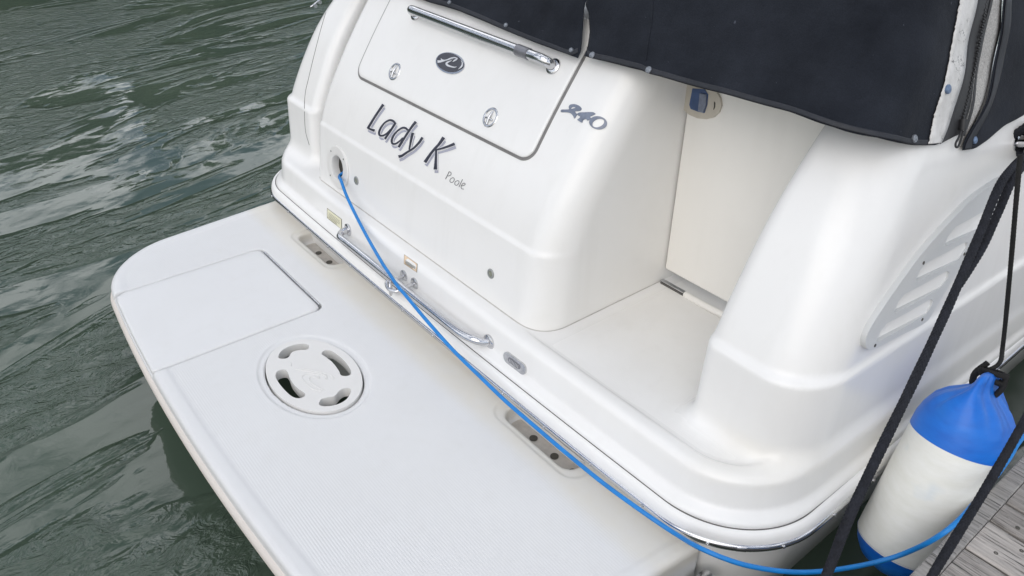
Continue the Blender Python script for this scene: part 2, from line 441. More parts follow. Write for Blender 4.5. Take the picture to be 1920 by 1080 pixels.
def nets(name, f, lo, hi, h, mat, parent=None, keep=None, attrs=None):
    """surface of f = 0 as one smooth quad mesh"""
    lo = np.array(lo); n = np.ceil((np.array(hi) - lo) / h).astype(int) + 1
    ax = [lo[i] + h * np.arange(n[i]) for i in range(3)]
    X, Y, Z = np.meshgrid(*ax, indexing='ij', sparse=True)
    F = f(X, Y, Z); F = np.broadcast_to(F, n).astype(np.float32)
    S = F < 0
    c = [slice(0, -1), slice(1, None)]
    cnt = np.zeros(n - 1, np.int8)
    for i in (0, 1):
        for j in (0, 1):
            for k in (0, 1): cnt += S[c[i], c[j], c[k]]
    act = (cnt > 0) & (cnt < 8)
    idx = -np.ones(n - 1, np.int64); I = np.argwhere(act); idx[act] = np.arange(len(I))
    acc = np.zeros((len(I), 3)); num = np.zeros(len(I))
    offs = [(i, j, k) for i in (0, 1) for j in (0, 1) for k in (0, 1)]
    for a in offs:
        for d in range(3):
            if a[d]: continue
            bb = list(a); bb[d] = 1
            fa = F[tuple((I + a).T)].astype(float); fb = F[tuple((I + bb).T)].astype(float)
            cr_ = (fa < 0) != (fb < 0)
            tt = np.where(cr_, fa / np.where(fa == fb, 1, fa - fb), 0)
            p = np.repeat(np.array(a, float)[None], len(I), 0); p[:, d] += tt
            acc[cr_] += p[cr_]; num += cr_
    V = lo + h * (I + acc / num[:, None])
    for _ in range(4):                                   # settle every vertex on the exact surface
        val = f(*V.T); g = grad(f, V, h * 0.02)
        st = val[:, None] * g / np.maximum((g * g).sum(1), 0.05)[:, None]
        ln = np.linalg.norm(st, axis=1)[:, None]
        V = V - st * np.minimum(1, 0.5 * h / np.maximum(ln, 1e-9))
    Q = []
    for d in range(3):
        e, g2 = [q for q in range(3) if q != d]
        sa = [slice(None)] * 3; sb = [slice(None)] * 3
        sa[d] = slice(0, -1); sb[d] = slice(1, None)
        for q in (e, g2): sa[q] = slice(1, -1); sb[q] = slice(1, -1)
        A = S[tuple(sa)]; B = S[tuple(sb)]
        E = np.argwhere(A != B)
        if not len(E): continue
        inside = A[tuple(E.T)]
        E = E.copy(); E[:, e] += 1; E[:, g2] += 1
        q4 = []
        for (de, dg) in ((-1, -1), (0, -1), (0, 0), (-1, 0)):
            w = E.copy(); w[:, e] += de; w[:, g2] += dg
            q4.append(idx[tuple(w.T)])
        q4 = np.array(q4).T
        flip = inside if d != 1 else ~inside
        q4[~flip] = q4[~flip][:, ::-1]
        Q.append(q4)
    Q = np.concatenate(Q)
    Q = Q[(Q >= 0).all(1)]
    if keep is not None:
        cen = V[Q].mean(1); Q = Q[keep(cen)]
        u, inv = np.unique(Q, return_inverse=True); V = V[u]; Q = inv.reshape(-1, 4)
    me = bpy.data.meshes.new(name)
    me.vertices.add(len(V)); me.vertices.foreach_set('co', V.astype(np.float32).ravel())
    me.loops.add(Q.size); me.loops.foreach_set('vertex_index', Q.ravel().astype(np.int32))
    me.polygons.add(len(Q)); me.polygons.foreach_set('loop_start', np.arange(0, Q.size, 4, dtype=np.int32))
    me.polygons.foreach_set('loop_total', np.full(len(Q), 4, np.int32))
    me.update(calc_edges=True); me.validate()
    for an, fn in (attrs or {}).items():
        at = me.attributes.new(an, 'FLOAT', 'POINT')
        at.data.foreach_set('value', fn(V).astype(np.float32))
    return link(name, me, mat, parent)

def catmull(P, n):
    P = np.asarray(P, float)
    d = np.r_[0, np.cumsum(np.linalg.norm(np.diff(P, axis=0), axis=1) ** 0.5)]
    T = np.linspace(0, d[-1], n)
    m_ = np.zeros_like(P)
    for i in range(len(P)):
        a, c_ = max(i - 1, 0), min(i + 1, len(P) - 1)
        m_[i] = (P[c_] - P[a]) / (d[c_] - d[a])
    k = np.clip(np.searchsorted(d, T, 'right') - 1, 0, len(P) - 2)
    h = (d[k + 1] - d[k]); s = (T - d[k]) / h
    s = s[:, None]; h = h[:, None]
    return (2*s**3 - 3*s**2 + 1)*P[k] + (s**3 - 2*s**2 + s)*h*m_[k] + (-2*s**3 + 3*s**2)*P[k+1] + (s**3 - s**2)*h*m_[k+1]
def resample(P, step):
    P = np.asarray(P, float)
    d = np.r_[0, np.cumsum(np.linalg.norm(np.diff(P, axis=0), axis=1))]
    T = np.linspace(0, d[-1], max(2, int(d[-1] / step) + 1))
    return np.stack([np.interp(T, d, P[:, i]) for i in range(3)], 1)
def frames(P):
    T = np.gradient(P, axis=0); T /= np.linalg.norm(T, axis=1)[:, None]
    U = np.zeros_like(P); u = np.cross(T[0], [0.3, 0.2, 1.0]); u /= np.linalg.norm(u)
    for i in range(len(P)):
        u = u - T[i] * (u @ T[i]); u /= np.linalg.norm(u); U[i] = u
    return T, U, np.cross(T, U)
def tube_data(P, r, k=14, caps=True, rad=None):
    T, U, W = frames(P)
    a = np.linspace(0, 2 * np.pi, k, endpoint=False)
    R = np.full((len(P), k), r) if rad is None else rad
    V = (P[:, None] + R[..., None] * (np.cos(a)[None, :, None] * U[:, None] + np.sin(a)[None, :, None] * W[:, None])).reshape(-1, 3)
    F = []
    for i in range(len(P) - 1):
        for j in range(k):
            F.append((i*k + j, i*k + (j+1) % k, (i+1)*k + (j+1) % k, (i+1)*k + j))
    if caps:
        F.append(tuple(range(k))[::-1]); F.append(tuple((len(P)-1)*k + j for j in range(k)))
    return V, F
def tube(name, P, r, mat, parent=None, k=14, rad=None):
    V, F = tube_data(np.asarray(P, float), r, k, True, rad)
    return autosmooth(pydata(name, V, F, mat, parent), 50)
def braid(name, P, r, mat, parent=None, k=40, pitch=0.045, step=0.0022):
    """round braided rope: the plaits are real relief on the tube"""
    P = resample(P, step); n = len(P)
    s = np.arange(n) * step; a = np.linspace(0, 2 * np.pi, k, endpoint=False)
    A = 4 * a[None] + 2 * np.pi * s[:, None] / pitch * 4 / 4
    B = 4 * a[None] - 2 * np.pi * s[:, None] / pitch * 4 / 4
    h = np.maximum(np.abs(np.sin(A * 1.0)), 0) * (np.sin(B) > 0) + np.abs(np.sin(B)) * (np.sin(B) <= 0)
    h = np.abs(np.sin(A)) * np.abs(np.sin(B))
    rad = r * (0.80 + 0.24 * h ** 0.5) * (1 + 0.03 * np.sin(s * 37)[:, None])
    V, F = tube_data(P, r, k, True, rad)
    return pydata(name, V, F, mat, parent, fixn=False)
def frame_at(p, n, up=(0, 0, 1)):
    n = np.array(n) / np.linalg.norm(n); u = np.cross(up, n)
    u /= np.linalg.norm(u); return np.array(p), u, np.cross(n, u), n
def lathe(name, fr, prof, mat, parent=None, k=32, sx=1.0, sy=1.0, cap=True):
    """revolve (radius, height) round the frame's normal"""
    p, u, w, n = fr; V = []; F = []
    a = np.linspace(0, 2 * np.pi, k, endpoint=False)
    for r, h in prof:
        for q in a: V.append(p + u * (r * sx * math.cos(q)) + w * (r * sy * math.sin(q)) + n * h)
    for i in range(len(prof) - 1):
        for j in range(k): F.append((i*k + j, i*k + (j+1) % k, (i+1)*k + (j+1) % k, (i+1)*k + j))
    if cap and prof[0][0] > 1e-6: F.append(tuple(range(k))[::-1])
    if cap and prof[-1][0] > 1e-6: F.append(tuple((len(prof)-1)*k + j for j in range(k)))
    o = pydata(name, V, F, mat, parent)
    return autosmooth(o, 40)
def join_parts(objs, name, parent=None):
    """several shapes made for one rigid piece -> one mesh object"""
    V = []; F = []; mats = []; mi = []
    for o in objs:
        b0 = len(V); V += [tuple(o.matrix_basis @ q.co) for q in o.data.vertices]
        ml = []
        for mm_ in o.data.materials:
            if mm_ not in mats: mats.append(mm_)
            ml.append(mats.index(mm_))
        for p in o.data.polygons: F.append(tuple(b0 + q for q in p.vertices)); mi.append(ml[p.material_index])
    me = bpy.data.meshes.new(name); me.from_pydata(V, [], F)
    for mm_ in mats: me.materials.append(mm_)
    me.polygons.foreach_set('material_index', mi)
    me.polygons.foreach_set('use_smooth', np.ones(len(F), bool)); me.update()
    me.set_sharp_from_angle(angle=math.radians(40))
    for o in objs:
        d = o.data; bpy.data.objects.remove(o); bpy.data.meshes.remove(d)
    return link(name, me, None, parent, smooth=False)
def plate(name, loops3, normal_fn, th, mat, parent=None, bev=0.0, smooth=False):
    """flat-ish plate: outer loop + hole loops (3-D points on a surface), raised by th along the normals"""
    bm = bmesh.new(); tops = []
    for L in loops3:
        L = np.asarray(L); N = normal_fn(L)
        vt = [bm.verts.new(p) for p in (L + N * th)]
        vb = [bm.verts.new(p) for p in (L - N * 0.002)]
        es = []
        for i in range(len(vt)):
            j = (i + 1) % len(vt)
            bm.faces.new((vb[i], vb[j], vt[j], vt[i]))
            es.append(bm.edges.get((vt[i], vt[j])))
        tops += es
    side_ = set(bm.faces)
    bmesh.ops.triangle_fill(bm, use_beauty=True, use_dissolve=False, edges=tops)
    if len(loops3) > 1:                                   # keep the openings open
        c0 = np.mean(loops3[0], axis=0); n0 = normal_fn(np.array([c0]))[0]
        e1 = np.cross(n0, (0.2, 0.9, 0.3)); e1 /= np.linalg.norm(e1); e2 = np.cross(n0, e1)
        def inside(p, L):
            q = np.c_[(L - c0) @ e1, (L - c0) @ e2]; x, y = (p - c0) @ e1, (p - c0) @ e2; r = False
            for i in range(len(q)):
                a, c_ = q[i], q[i - 1]
                if (a[1] > y) != (c_[1] > y) and x < (c_[0] - a[0]) * (y - a[1]) / (c_[1] - a[1]) + a[0]: r = not r
            return r
        dead = [f_ for f_ in bm.faces if f_ not in side_ and any(inside(np.array(f_.calc_center_median()), np.asarray(L)) for L in loops3[1:])]
        bmesh.ops.delete(bm, geom=dead, context='FACES_ONLY')
    bmesh.ops.recalc_face_normals(bm, faces=bm.faces)
    me = bpy.data.meshes.new(name); bm.to_mesh(me); bm.free()
    o = link(name, me, mat, parent, smooth)
    if smooth: autosmooth(o, 30)
    if bev:
        b_ = o.modifiers.new('bevel', 'BEVEL'); b_.width = bev; b_.segments = 2; b_.limit_method = 'ANGLE'; b_.angle_limit = math.radians(50)
    return o
def stroke_px(pts, w, n=24, curve=True):
    """a pen stroke as left/right edges (pixels of the photo)"""
    pts = np.asarray(pts, float)
    P = np.c_[pts, np.zeros(len(pts))]
    P = catmull(P, n) if (curve and len(pts) > 2) else resample(P, max(0.5, np.linalg.norm(P[-1] - P[0]) / 6))
    P = P[:, :2]
    T = np.gradient(P, axis=0); T /= np.linalg.norm(T, axis=1)[:, None]
    N = np.c_[-T[:, 1], T[:, 0]]
    s = np.linspace(0, 1, len(P))
    ww = np.interp(s, np.linspace(0, 1, len(w)), w)[:, None] if hasattr(w, '__len__') else w
    return P + N * ww / 2, P - N * ww / 2
def strokes(name, f, S, mat, parent=None, lift=0.001, grow=0.0, shift=(0, 0)):
    V = []; F = []
    for q, (pts, w) in enumerate(S):
        w = np.asarray(w, float) + grow
        p = np.asarray(pts, float)
        if grow:                                          # lengthen the ends as well
            d0 = p[0] - p[1]; d1 = p[-1] - p[-2]
            p = p.copy(); p[0] += d0 / np.linalg.norm(d0) * grow / 2; p[-1] += d1 / np.linalg.norm(d1) * grow / 2
        a, c_ = stroke_px(p + shift, w if w.ndim else float(w))
        A, _ = hit(f, a, lift + q * 0.00025); B, _ = hit(f, c_, lift + q * 0.00025)
        b0 = len(V); n = len(A)
        V += list(A) + list(B)
        F += [(b0 + i, b0 + i + 1, b0 + n + i + 1, b0 + n + i) for i in range(n - 1)]
    o = pydata(name, V, F, mat, parent, smooth=False, fixn=False)
    return o
def ell_px(cx, cy, a, b, rot, n=40):
    t_ = np.linspace(0, 2 * np.pi, n, endpoint=False); r = math.radians(rot)
    x = a * np.cos(t_); y = b * np.sin(t_)
    return np.c_[cx + x * math.cos(r) - y * math.sin(r), cy + x * math.sin(r) + y * math.cos(r)]
def closed(P, n):
    P = np.asarray(P); Q = np.r_[P[-2:], P, P[:3]]
    C_ = catmull(Q, n * 2); d0 = np.argmin(np.linalg.norm(C_ - P[0], axis=1)[:n]); d1 = n + np.argmin(np.linalg.norm(C_ - P[0], axis=1)[n:])
    return C_[d0:d1]
def nrm(f):
    def g(L):
        q = grad(f, np.asarray(L)); return q / np.linalg.norm(q, axis=1)[:, None]
    return g

# ================================================================== WATER
WZ = -0.35
def axis_(lo, hi, c0, c1, fine):
    mid = np.arange(c0, c1, fine); L = [c0]; s = fine
    while L[-1] > lo: s *= 1.18; L.append(L[-1] - s)
    Rr = [mid[-1]]; s = fine
    while Rr[-1] < hi: s *= 1.18; Rr.append(Rr[-1] + s)
    return np.r_[L[:0:-1], mid, Rr[1:]]
gx = axis_(-220, 220, -8.5, 1.8, 0.045); gy = axis_(-220, 260, -2.0, 4.2, 0.045)
GX, GY = np.meshgrid(gx, gy, indexing='ij')
H = np.zeros_like(GX)
for i in range(26):
    wl = 0.22 * 1.13 ** i * (0.85 + 0.3 * rng.random()); th = math.radians(16 + rng.normal(0, 26))
    H += 0.0006 * wl ** 0.9 * np.sin(2 * np.pi / wl * (GX * math.cos(th) + GY * math.sin(th)) + rng.random() * 6.3)
fade = np.clip(1.3 - np.hypot(GX + 3, GY) / 30, 0, 1)
V = np.c_[GX.ravel(), GY.ravel(), (WZ + H * fade).ravel()]
nx, ny = len(gx), len(gy)
ii, jj = np.meshgrid(np.arange(nx - 1), np.arange(ny - 1), indexing='ij')
q0 = (ii * ny + jj).ravel()
F = np.c_[q0, q0 + ny, q0 + ny + 1, q0 + 1]
me = bpy.data.meshes.new('water'); me.from_pydata(V.tolist(), [], F.tolist()); me.update()
water = link('water', me, 'water')
tag(water, 'dark green harbour water with rippled sky reflections', None, None, 'structure')

# far wooded bank across the water (seen as the dark green reflection at the upper left)
m, t, b = nodes('bank_foliage')
v = mapping(t)
n1 = noise(t, 0.9, 8, 0.7, v)
cfo = ramp(t, n1.outputs['Fac'], [(0.3, (0.020, 0.028, 0.013)), (0.5, (0.055, 0.075, 0.032)), (0.72, (0.12, 0.14, 0.065))])
t.links.new(cfo.outputs[0], b.inputs['Base Color']); b.inputs['Roughness'].default_value = 0.8
bump(t, b, n1.outputs['Fac'], 1.0, 1.2)
Yb = np.linspace(-95, 120, 520); nprof = 26
def wob(y, k): return sum(a_ * np.sin(y * f_ + p_ + k) for a_, f_, p_ in ((1.0, 0.19, 0.3), (0.8, 0.47, 1.9), (0.6, 1.13, 4.0), (0.4, 2.3, 2.2)))
V = []; F = []
for i, y in enumerate(Yb):
    hgt_ = 9.8 + 1.4 * wob(y, 0.0); xc_ = -36 - 0.0016 * (y - 5) ** 2 + 0.8 * wob(y * 0.5, 2.0)
    for j in range(nprof):
        a_ = math.pi * j / (nprof - 1)
        r_ = 1 + 0.10 * math.sin(3.1 * y + 7 * a_) * math.sin(9 * a_ + y) + rng.normal(0, 0.035)
        V.append((xc_ + 5.5 * r_ * math.cos(a_), y + rng.normal(0, 0.1), WZ - 0.1 + hgt_ * r_ * math.sin(a_) ** 0.7))
for i in range(len(Yb) - 1):
    for j in range(nprof - 1): F.append((i*nprof + j, (i+1)*nprof + j, (i+1)*nprof + j + 1, i*nprof + j + 1))
bank = pydata('wooded_bank', V, F, 'bank_foliage')
tag(bank, 'dark green wooded bank far across the water', 'trees', None, 'stuff')

# ================================================================== MOTORBOAT
boat = empty('motorboat', (0, 0.6, WZ), 'white motorboat moored stern-to-camera beside the wooden dock', 'boat')

# ---- rail outline in plan (offset inwards by o)
def rail_curve(o=0.0, y_end=3.6, step=0.012):
    W, A, r = RAIL_W - o, RAIL_A + o, RAIL_R - o
    xs = np.linspace(-(W - r), W - r, 160)
    pts = [(-W, y) for y in np.linspace(y_end, A + r + 0.03, 70)]
    a = np.linspace(np.pi, 1.5 * np.pi, 40)
    yc = A + 0.012 * (W - r) ** 2 + r
    pts += [(-(W - r) + r * math.cos(q), yc + r * math.sin(q)) for q in a]
    pts += [(x, A + 0.012 * x * x) for x in xs[1:-1]]
    a = np.linspace(1.5 * np.pi, 2 * np.pi, 40)
    pts += [((W - r) + r * math.cos(q), yc + r * math.sin(q)) for q in a]
    pts += [(W, y) for y in np.linspace(yc + 0.01, y_end, 70)]
    return np.array(pts)
def sweep(name, prof, mat, parent, y_end=3.6, close=True):
    """prof = (inset from the rail line, z) pairs"""
    C_ = [rail_curve(o, y_end) for o, z in prof]
    n = len(C_[0]); V = []; F = []
    for (o, z), c_ in zip(prof, C_): V += [(x, y, z) for x, y in c_]
    k = len(prof)
    for i in range(k if close else k - 1):
        i2 = (i + 1) % k
        for j in range(n - 1): F.append((i*n + j, i*n + j + 1, i2*n + j + 1, i2*n + j))
    return autosmooth(pydata(name, V, F, mat, parent), 40)
hull = sweep('hull', [(0.020, 0.055), (0.028, 0.03), (0.034, -0.04), (0.05, -0.16), (0.09, -0.32), (0.15, -0.62)], 'gelcoat_plain', boat, close=False)
rub = sweep('rub_rail', [(0.030, 0.028), (0.004, 0.030), (0.000, 0.045), (0.000, 0.062), (0.003, 0.074), (0.008, 0.0835), (0.013, 0.0862), (0.034, 0.0866), (0.034, 0.05)], 'vinyl_white', boat)
a = np.linspace(-0.5 * np.pi, 0.5 * np.pi, 9)
strip = sweep('steel_strip', [(0.004 - 0.0105 * math.cos(q), 0.0475 + 0.0115 * math.sin(q)) for q in a], 'steel', rub)
sq = rail_curve(0.0205, 3.4)
tube('rail_seam', np.c_[sq, np.full(len(sq), 0.0868)], 0.0016, 'seam_grey', rub, 6)
rc = rail_curve(-0.008, 1.6)
d = np.r_[0, np.cumsum(np.linalg.norm(np.diff(rc, axis=0), axis=1))]
for s in np.arange(1.2, d[-1] - 0.3, 0.178):
    x, y = np.interp(s, d, rc[:, 0]), np.interp(s, d, rc[:, 1])
    x2, y2 = np.interp(s + .01, d, rc[:, 0]), np.interp(s + .01, d, rc[:, 1])
    n = np.array([y2 - y, -(x2 - x), 0.25 * .01]); n /= np.linalg.norm(n)
    lathe('rail_screw', frame_at((x, y, 0.050), n), [(0.0045, -0.004), (0.0045, 0.0006), (0.003, 0.0016), (0.0012, 0.0012), (0, 0.0003)], 'steel_worn', rub, 12)
# joint sleeve of the strip at the quarter
i0 = np.argmin(np.hypot(rc[:, 0] - 1.262, rc[:, 1] - 0.035))
seg = rail_curve(0.003, 1.6)[i0 - 1:i0 + 2]
tube('rail_joint', np.c_[seg, np.full(len(seg), 0.0475)], 0.0105, 'steel_worn', rub, 14)

# ---- deck moulding (step, walk-through floor, both quarters)
def nonskid_deck(Vv):
    x, y, z = Vv.T
    pl = -plan(x, y)
    m_ = sstep(0.128, 0.145, pl) * sstep(0.535, 0.56, x) * sstep(0.196, 0.192, z)
    co = 0.945 - x
    inner = np.where(y > 0.30, sstep(0.0, 0.03, co), 1.0)
    corner = sstep(0.012, 0.03, -(rmax((lut(COAP, 0.2) - 0.012 - y) * -1.0, 0.93 - x, 0.05)) * -1.0)
    return m_ * inner * np.clip(np.where((x > 0.93) & (y > 0.128), sstep(0.155, 0.135, y) , 1.0), 0, 1)
def tint_deck(Vv):  # yellowish tint at the quarter's foot and on the walk-through floor
    x, y, z = Vv.T
    fil = np.exp(-((z - 0.215) / 0.03) ** 2) * sstep(1.0, 1.16, x) * sstep(0.40, 0.2, y) * 0.30
    flo = sstep(0.201, 0.194, z) * sstep(0.5, 0.55, x) * sstep(0.05, 0.35, y) * 0.16
    return np.clip(fil + flo, 0, 1)
deck = nets('deck', f_deck, (-1.345, -0.075, 0.062), (1.345, 1.55, 0.97), 0.0085, 'gelcoat', boat,
            attrs={'nonskid': nonskid_deck, 'warm_tint': tint_deck})

# ---- engine box
def shade_box(Vv):
    x, y, z = Vv.T
    return 0.10 * sstep(0.42, 0.49, x)  # warm shade of the starboard side, painted into its colour
box = nets('engine_box', f_box, (-0.885, 0.03, 0.165), (0.515, 0.98, 1.005), 0.0085, 'gelcoat', boat,
           attrs={'nonskid': lambda q: np.zeros(len(q)), 'warm_tint': shade_box})
BN = nrm(f_box); DN = nrm(f_deck)
# sealant bead where the box stands on the deck
bp = [(-0.865 , 0.30)] + [(-0.865, y) for y in (0.2, 0.13)] + [(-0.855, 0.085)] + [(x, 0.0755) for x in np.linspace(-0.82, 0.385, 40)]
q_ = np.linspace(-0.5 * np.pi, 0, 14)
bp += [(0.497 - 0.097 + 0.097 * math.cos(q), 0.0755 + 0.113 + 0.113 * math.sin(q)) for q in q_] + [(0.497, 0.25), (0.497, 0.40), (0.497, 0.595)]
bpts = resample(np.array([(x, y, 0.2 if x < 0.42 else 0.2 - 0.012 * sstep(0.40, 0.5, np.array(x)) * sstep(0.100, 0.122, np.array(-float(plan(np.array(x), np.array(y)))))) for x, y in bp]), 0.01)
tube('seal_bead', bpts, 0.0022, 'seal_bead', box, 8)

# hatch lid on the sloping face: x between its sides, z range, rounded lower corners
def on_box(x, z, h=0.0):
    x = np.asarray(x, float); z = np.asarray(z, float)
    y = lut(BOXP, z); s = (lut(BOXP, z + .002) - lut(BOXP, z - .002)) / .004
    n = np.stack([0 * x, -1 / np.sqrt(1 + s * s), s / np.sqrt(1 + s * s)], -1)
    return np.stack([x, y, z], -1) + n * np.asarray(h)[..., None]

XL, XR, ZB, ZTOP = -0.692, 0.288, 0.629, 0.97
def lid_outline(g=0.0, n=10):
    r = 0.042 + g; P = []
    x0, x1, z0, z1 = XL - g, XR + g, ZB - g * 0.8, ZTOP
    for cx, cz, a0 in ((x1 - r, z0 + r * 0.8, -0.5 * math.pi), (x0 + r, z0 + r * 0.8, math.pi)):
        for q in np.linspace(a0, a0 + 0.5 * math.pi, n):
            P.append((cx + r * math.cos(q), cz + 0.8 * r * math.sin(q)))
        if a0 < 0:
            P += [(x1, z) for z in np.linspace(z0 + 0.06, z1, 14)] + [(x, z1) for x in np.linspace(x1, x0, 30)[1:-1]]
            P += [(x0, z) for z in np.linspace(z1, z0 + 0.06, 14)]
    P += [(x, z0) for x in np.linspace(x0 + r, x1 - r, 30)[1:-1]]
    return np.array(P)
def ring_plate(name, outl, rings, mat, parent, lift=on_box):
    """rings = (shrink in metres, height); last ring is filled to the middle with further rings"""
    c_ = (outl.max(0) + outl.min(0)) / 2; n = len(outl); V = []; F = []
    hw = (outl.max(0) - outl.min(0)) / 2
    rr = list(rings) + [(hw.min() * f_, rings[-1][1]) for f_ in (0.15, 0.35, 0.55, 0.75, 0.92)]
    for sh, h in rr:
        sc_ = 1 - sh / hw
        P = c_ + (outl - c_) * np.maximum(sc_, 0.02)
        V += list(lift(P[:, 0], P[:, 1], np.full(n, h)))
    for i in range(len(rr) - 1):
        for j in range(n): F.append((i*n + j, i*n + (j+1) % n, (i+1)*n + (j+1) % n, (i+1)*n + j))
    F.append(tuple((len(rr) - 1) * n + j for j in range(n)))
    return autosmooth(pydata(name, V, F, mat, parent), 50)
ring_plate('hatch_gap', lid_outline(0.0095), [(0, -0.002), (0, 0.0012), (0.002, 0.0014)], 'gap_grey', box)
lid = ring_plate('hatch_lid', lid_outline(), [(0, 0.0016), (0, 0.0040), (0.0010, 0.0058), (0.003, 0.0067), (0.010, 0.007)], 'gelcoat_plain', box)
LID = 0.007
def f_lid(x, y, z): return f_box(x, y, z) - LID * 0.86

# lift-handle across the lid
out = np.array([0, -0.80, 0.60]); so = 0.036
hp, hn = hit(lambda x, y, z: f_lid(x, y, z) - 0.031, [(772, 16), (1030, 112)])
A0, B0 = hp[0] - out * so, hp[1] - out * so
A0 = hit(f_lid, [(772, 21)])[0][0] * [0, 1, 1] + A0 * [1, 0, 0]; A0[2] = (A0[2] + (hp[0] - out * so)[2]) / 2; A0[1] = float(lut(BOXP, A0[2])) - 0.011
B0[1] = float(lut(BOXP, B0[2])) - 0.011
ax_ = (B0 - A0) / np.linalg.norm(B0 - A0)
path = [A0 - out * 0.005, A0 + out * 0.012, A0 + out * 0.027 + ax_ * 0.005, A0 + out * so + ax_ * 0.022, A0 + out * so + ax_ * 0.06]
path += [A0 + out * so + (B0 - A0) * f_ for f_ in (0.2, 0.35, 0.5, 0.65, 0.8)]
path += [B0 + out * so - ax_ * 0.06, B0 + out * so - ax_ * 0.022, B0 + out * 0.027 - ax_ * 0.005, B0 + out * 0.012, B0 - out * 0.005]
hb = tube('hatch_handle', catmull(path, 120), 0.0148, 'steel', box, 20)
for P_ in (A0, B0):
    lathe('handle_flange', frame_at(P_, out), [(0.0235, -0.002), (0.0235, 0.003), (0.020, 0.006), (0.0148, 0.007)], 'steel', box, 24)
cpos = A0 + out * so + (B0 - A0) * 0.862
tube('handle_sleeve', [cpos - ax_ * 0.026, cpos, cpos + ax_ * 0.026], 0.0168, 'tape_grey', box, 20)

# two flush pull latches
for c_ in ((740.7, 134.4), (920.0, 220.5)):
    P_, N_ = hit(f_lid, [c_]); fr = frame_at(P_[0], N_[0])
    p_, u_, w_, n_ = fr
    ring = lathe('latch_ring', fr, [(0.030, -0.001), (0.031, 0.002), (0.0285, 0.0042), (0.0245, 0.0042), (0.0225, 0.002), (0.0215, -0.001), (0.0, -0.0012)], 'steel_worn', None, 32)
    cup = lathe('cup', (p_ - n_ * 0.0005, u_, w_, n_), [(0.0205, 0.0), (0.016, 0.0006), (0.0, 0.0009)], 'badge_dark', None, 24)
    a_ = [p_ + w_ * 0.019 - u_ * 0.0 + n_ * 0.001, p_ + w_ * 0.006 + n_ * 0.0055, p_ - w_ * 0.006 + n_ * 0.0060, p_ - w_ * 0.022 + n_ * 0.0035]
    th_ = tube('tee', catmull(a_, 14), 0.0040, 'steel_worn', None, 10)
    b_ = [p_ - u_ * 0.016 - w_ * 0.006 + n_ * 0.003, p_ - w_ * 0.004 + n_ * 0.0058, p_ + u_ * 0.016 - w_ * 0.006 + n_ * 0.003]
    tb_ = tube('bar', catmull(b_, 14), 0.0034, 'steel_worn', None, 10)
    join_parts([ring, cup, th_, tb_], 'pull_latch', box)

# oval badge with chrome rim and wave mark
Zb = lambda q: np.asarray(q, float) * 0.14815 + np.array([700, 90])
bc, bn = hit(f_lid, [(845.8, 118.6)])
lo_ = hit(f_lid, Zb(ell_px(982, 197, 186, 134, 14)))[0]
li_ = hit(f_lid, Zb(ell_px(975, 190, 166, 118, 14)))[0]
rim = plate('badge_rim', [lo_], nrm(f_lid), 0.004, 'steel', None, 0)
face = plate('badge_face', [li_], nrm(f_lid), 0.0052, 'badge_dark', None, 0)
wave = strokes('badge_wave', f_lid, [
    (Zb([(828, 182), (860, 180), (905, 172), (950, 158), (1000, 137), (1045, 132), (1082, 146)]), [5.0, 4.2, 2.6, 1.6, 1.4, 1.8, 2.2]),
    (Zb([(872, 146), (893, 163), (935, 166), (985, 152), (1030, 146)]), [1.6, 2.2, 1.6, 1.2, 1.0]),
    (Zb([(1082, 148), (1062, 160), (1040, 172), (1022, 186)]), [1.0, 3.0, 2.6, 0.8]),
    (Zb([(1010, 170), (970, 186), (944, 206), (955, 228), (1000, 246), (1045, 255), (1072, 248)]), [1.0, 2.4, 4.0, 3.6, 2.6, 2.2, 0.8]),
    (Zb([(1130, 170), (1145, 205), (1135, 245), (1095, 280)]), [0.6, 2.2, 3.0, 0.6])], 'silver_print', None, 0.0060)
join_parts([rim, face, wave], 'oval_badge', box)

# boat name, port of registry and model number (vinyl lettering on the face)
Zt = lambda q: np.asarray(q, float) / 6.0 + np.array([670, 180])
NAME = [
    [([(300, 98), (262, 152), (205, 236), (128, 362)], [5.2, 4.4, 4.2, 4.6]), ([(120, 352), (150, 372), (204, 392)], [4.4, 4.0, 5.0])],
    [([(438, 314), (410, 284), (372, 274), (322, 298), (278, 350), (252, 410), (262, 446), (300, 446), (342, 420), (382, 376)], [3.8, 4.4, 3.8, 3.2, 3.8, 4.2, 4.0, 3.4, 3.0, 2.4]),
     ([(438, 304), (392, 378), (350, 440), (318, 486)], [4.6, 4.0, 3.8, 4.2])],
    [([(576, 388), (548, 362), (510, 362), (460, 394), (418, 442), (394, 500), (404, 538), (440, 538), (484, 508), (520, 470)], [3.8, 4.2, 3.6, 3.2, 3.8, 4.2, 4.0, 3.4, 3.0, 2.4]),
     ([(668, 292), (628, 340), (566, 430), (472, 578)], [5.4, 4.4, 4.2, 4.6])],
    [([(632, 414), (620, 460), (604, 540), (592, 606)], [5.6, 4.8, 3.8, 3.2]),
     ([(742, 468), (700, 530), (640, 590), (560, 640), (512, 672), (472, 684)], [4.8, 4.6, 4.0, 4.0, 4.6, 5.8])],
    [([(980, 468), (930, 540), (850, 630), (768, 748)], [6.4, 5.0, 4.8, 6.2]),
     ([(1104, 540), (1040, 566), (960, 592), (884, 612)], [5.6, 4.6, 3.8, 3.2]),
     ([(896, 612), (894, 680), (890, 760), (888, 830)], [4.0, 4.4, 5.0, 7.2])]]
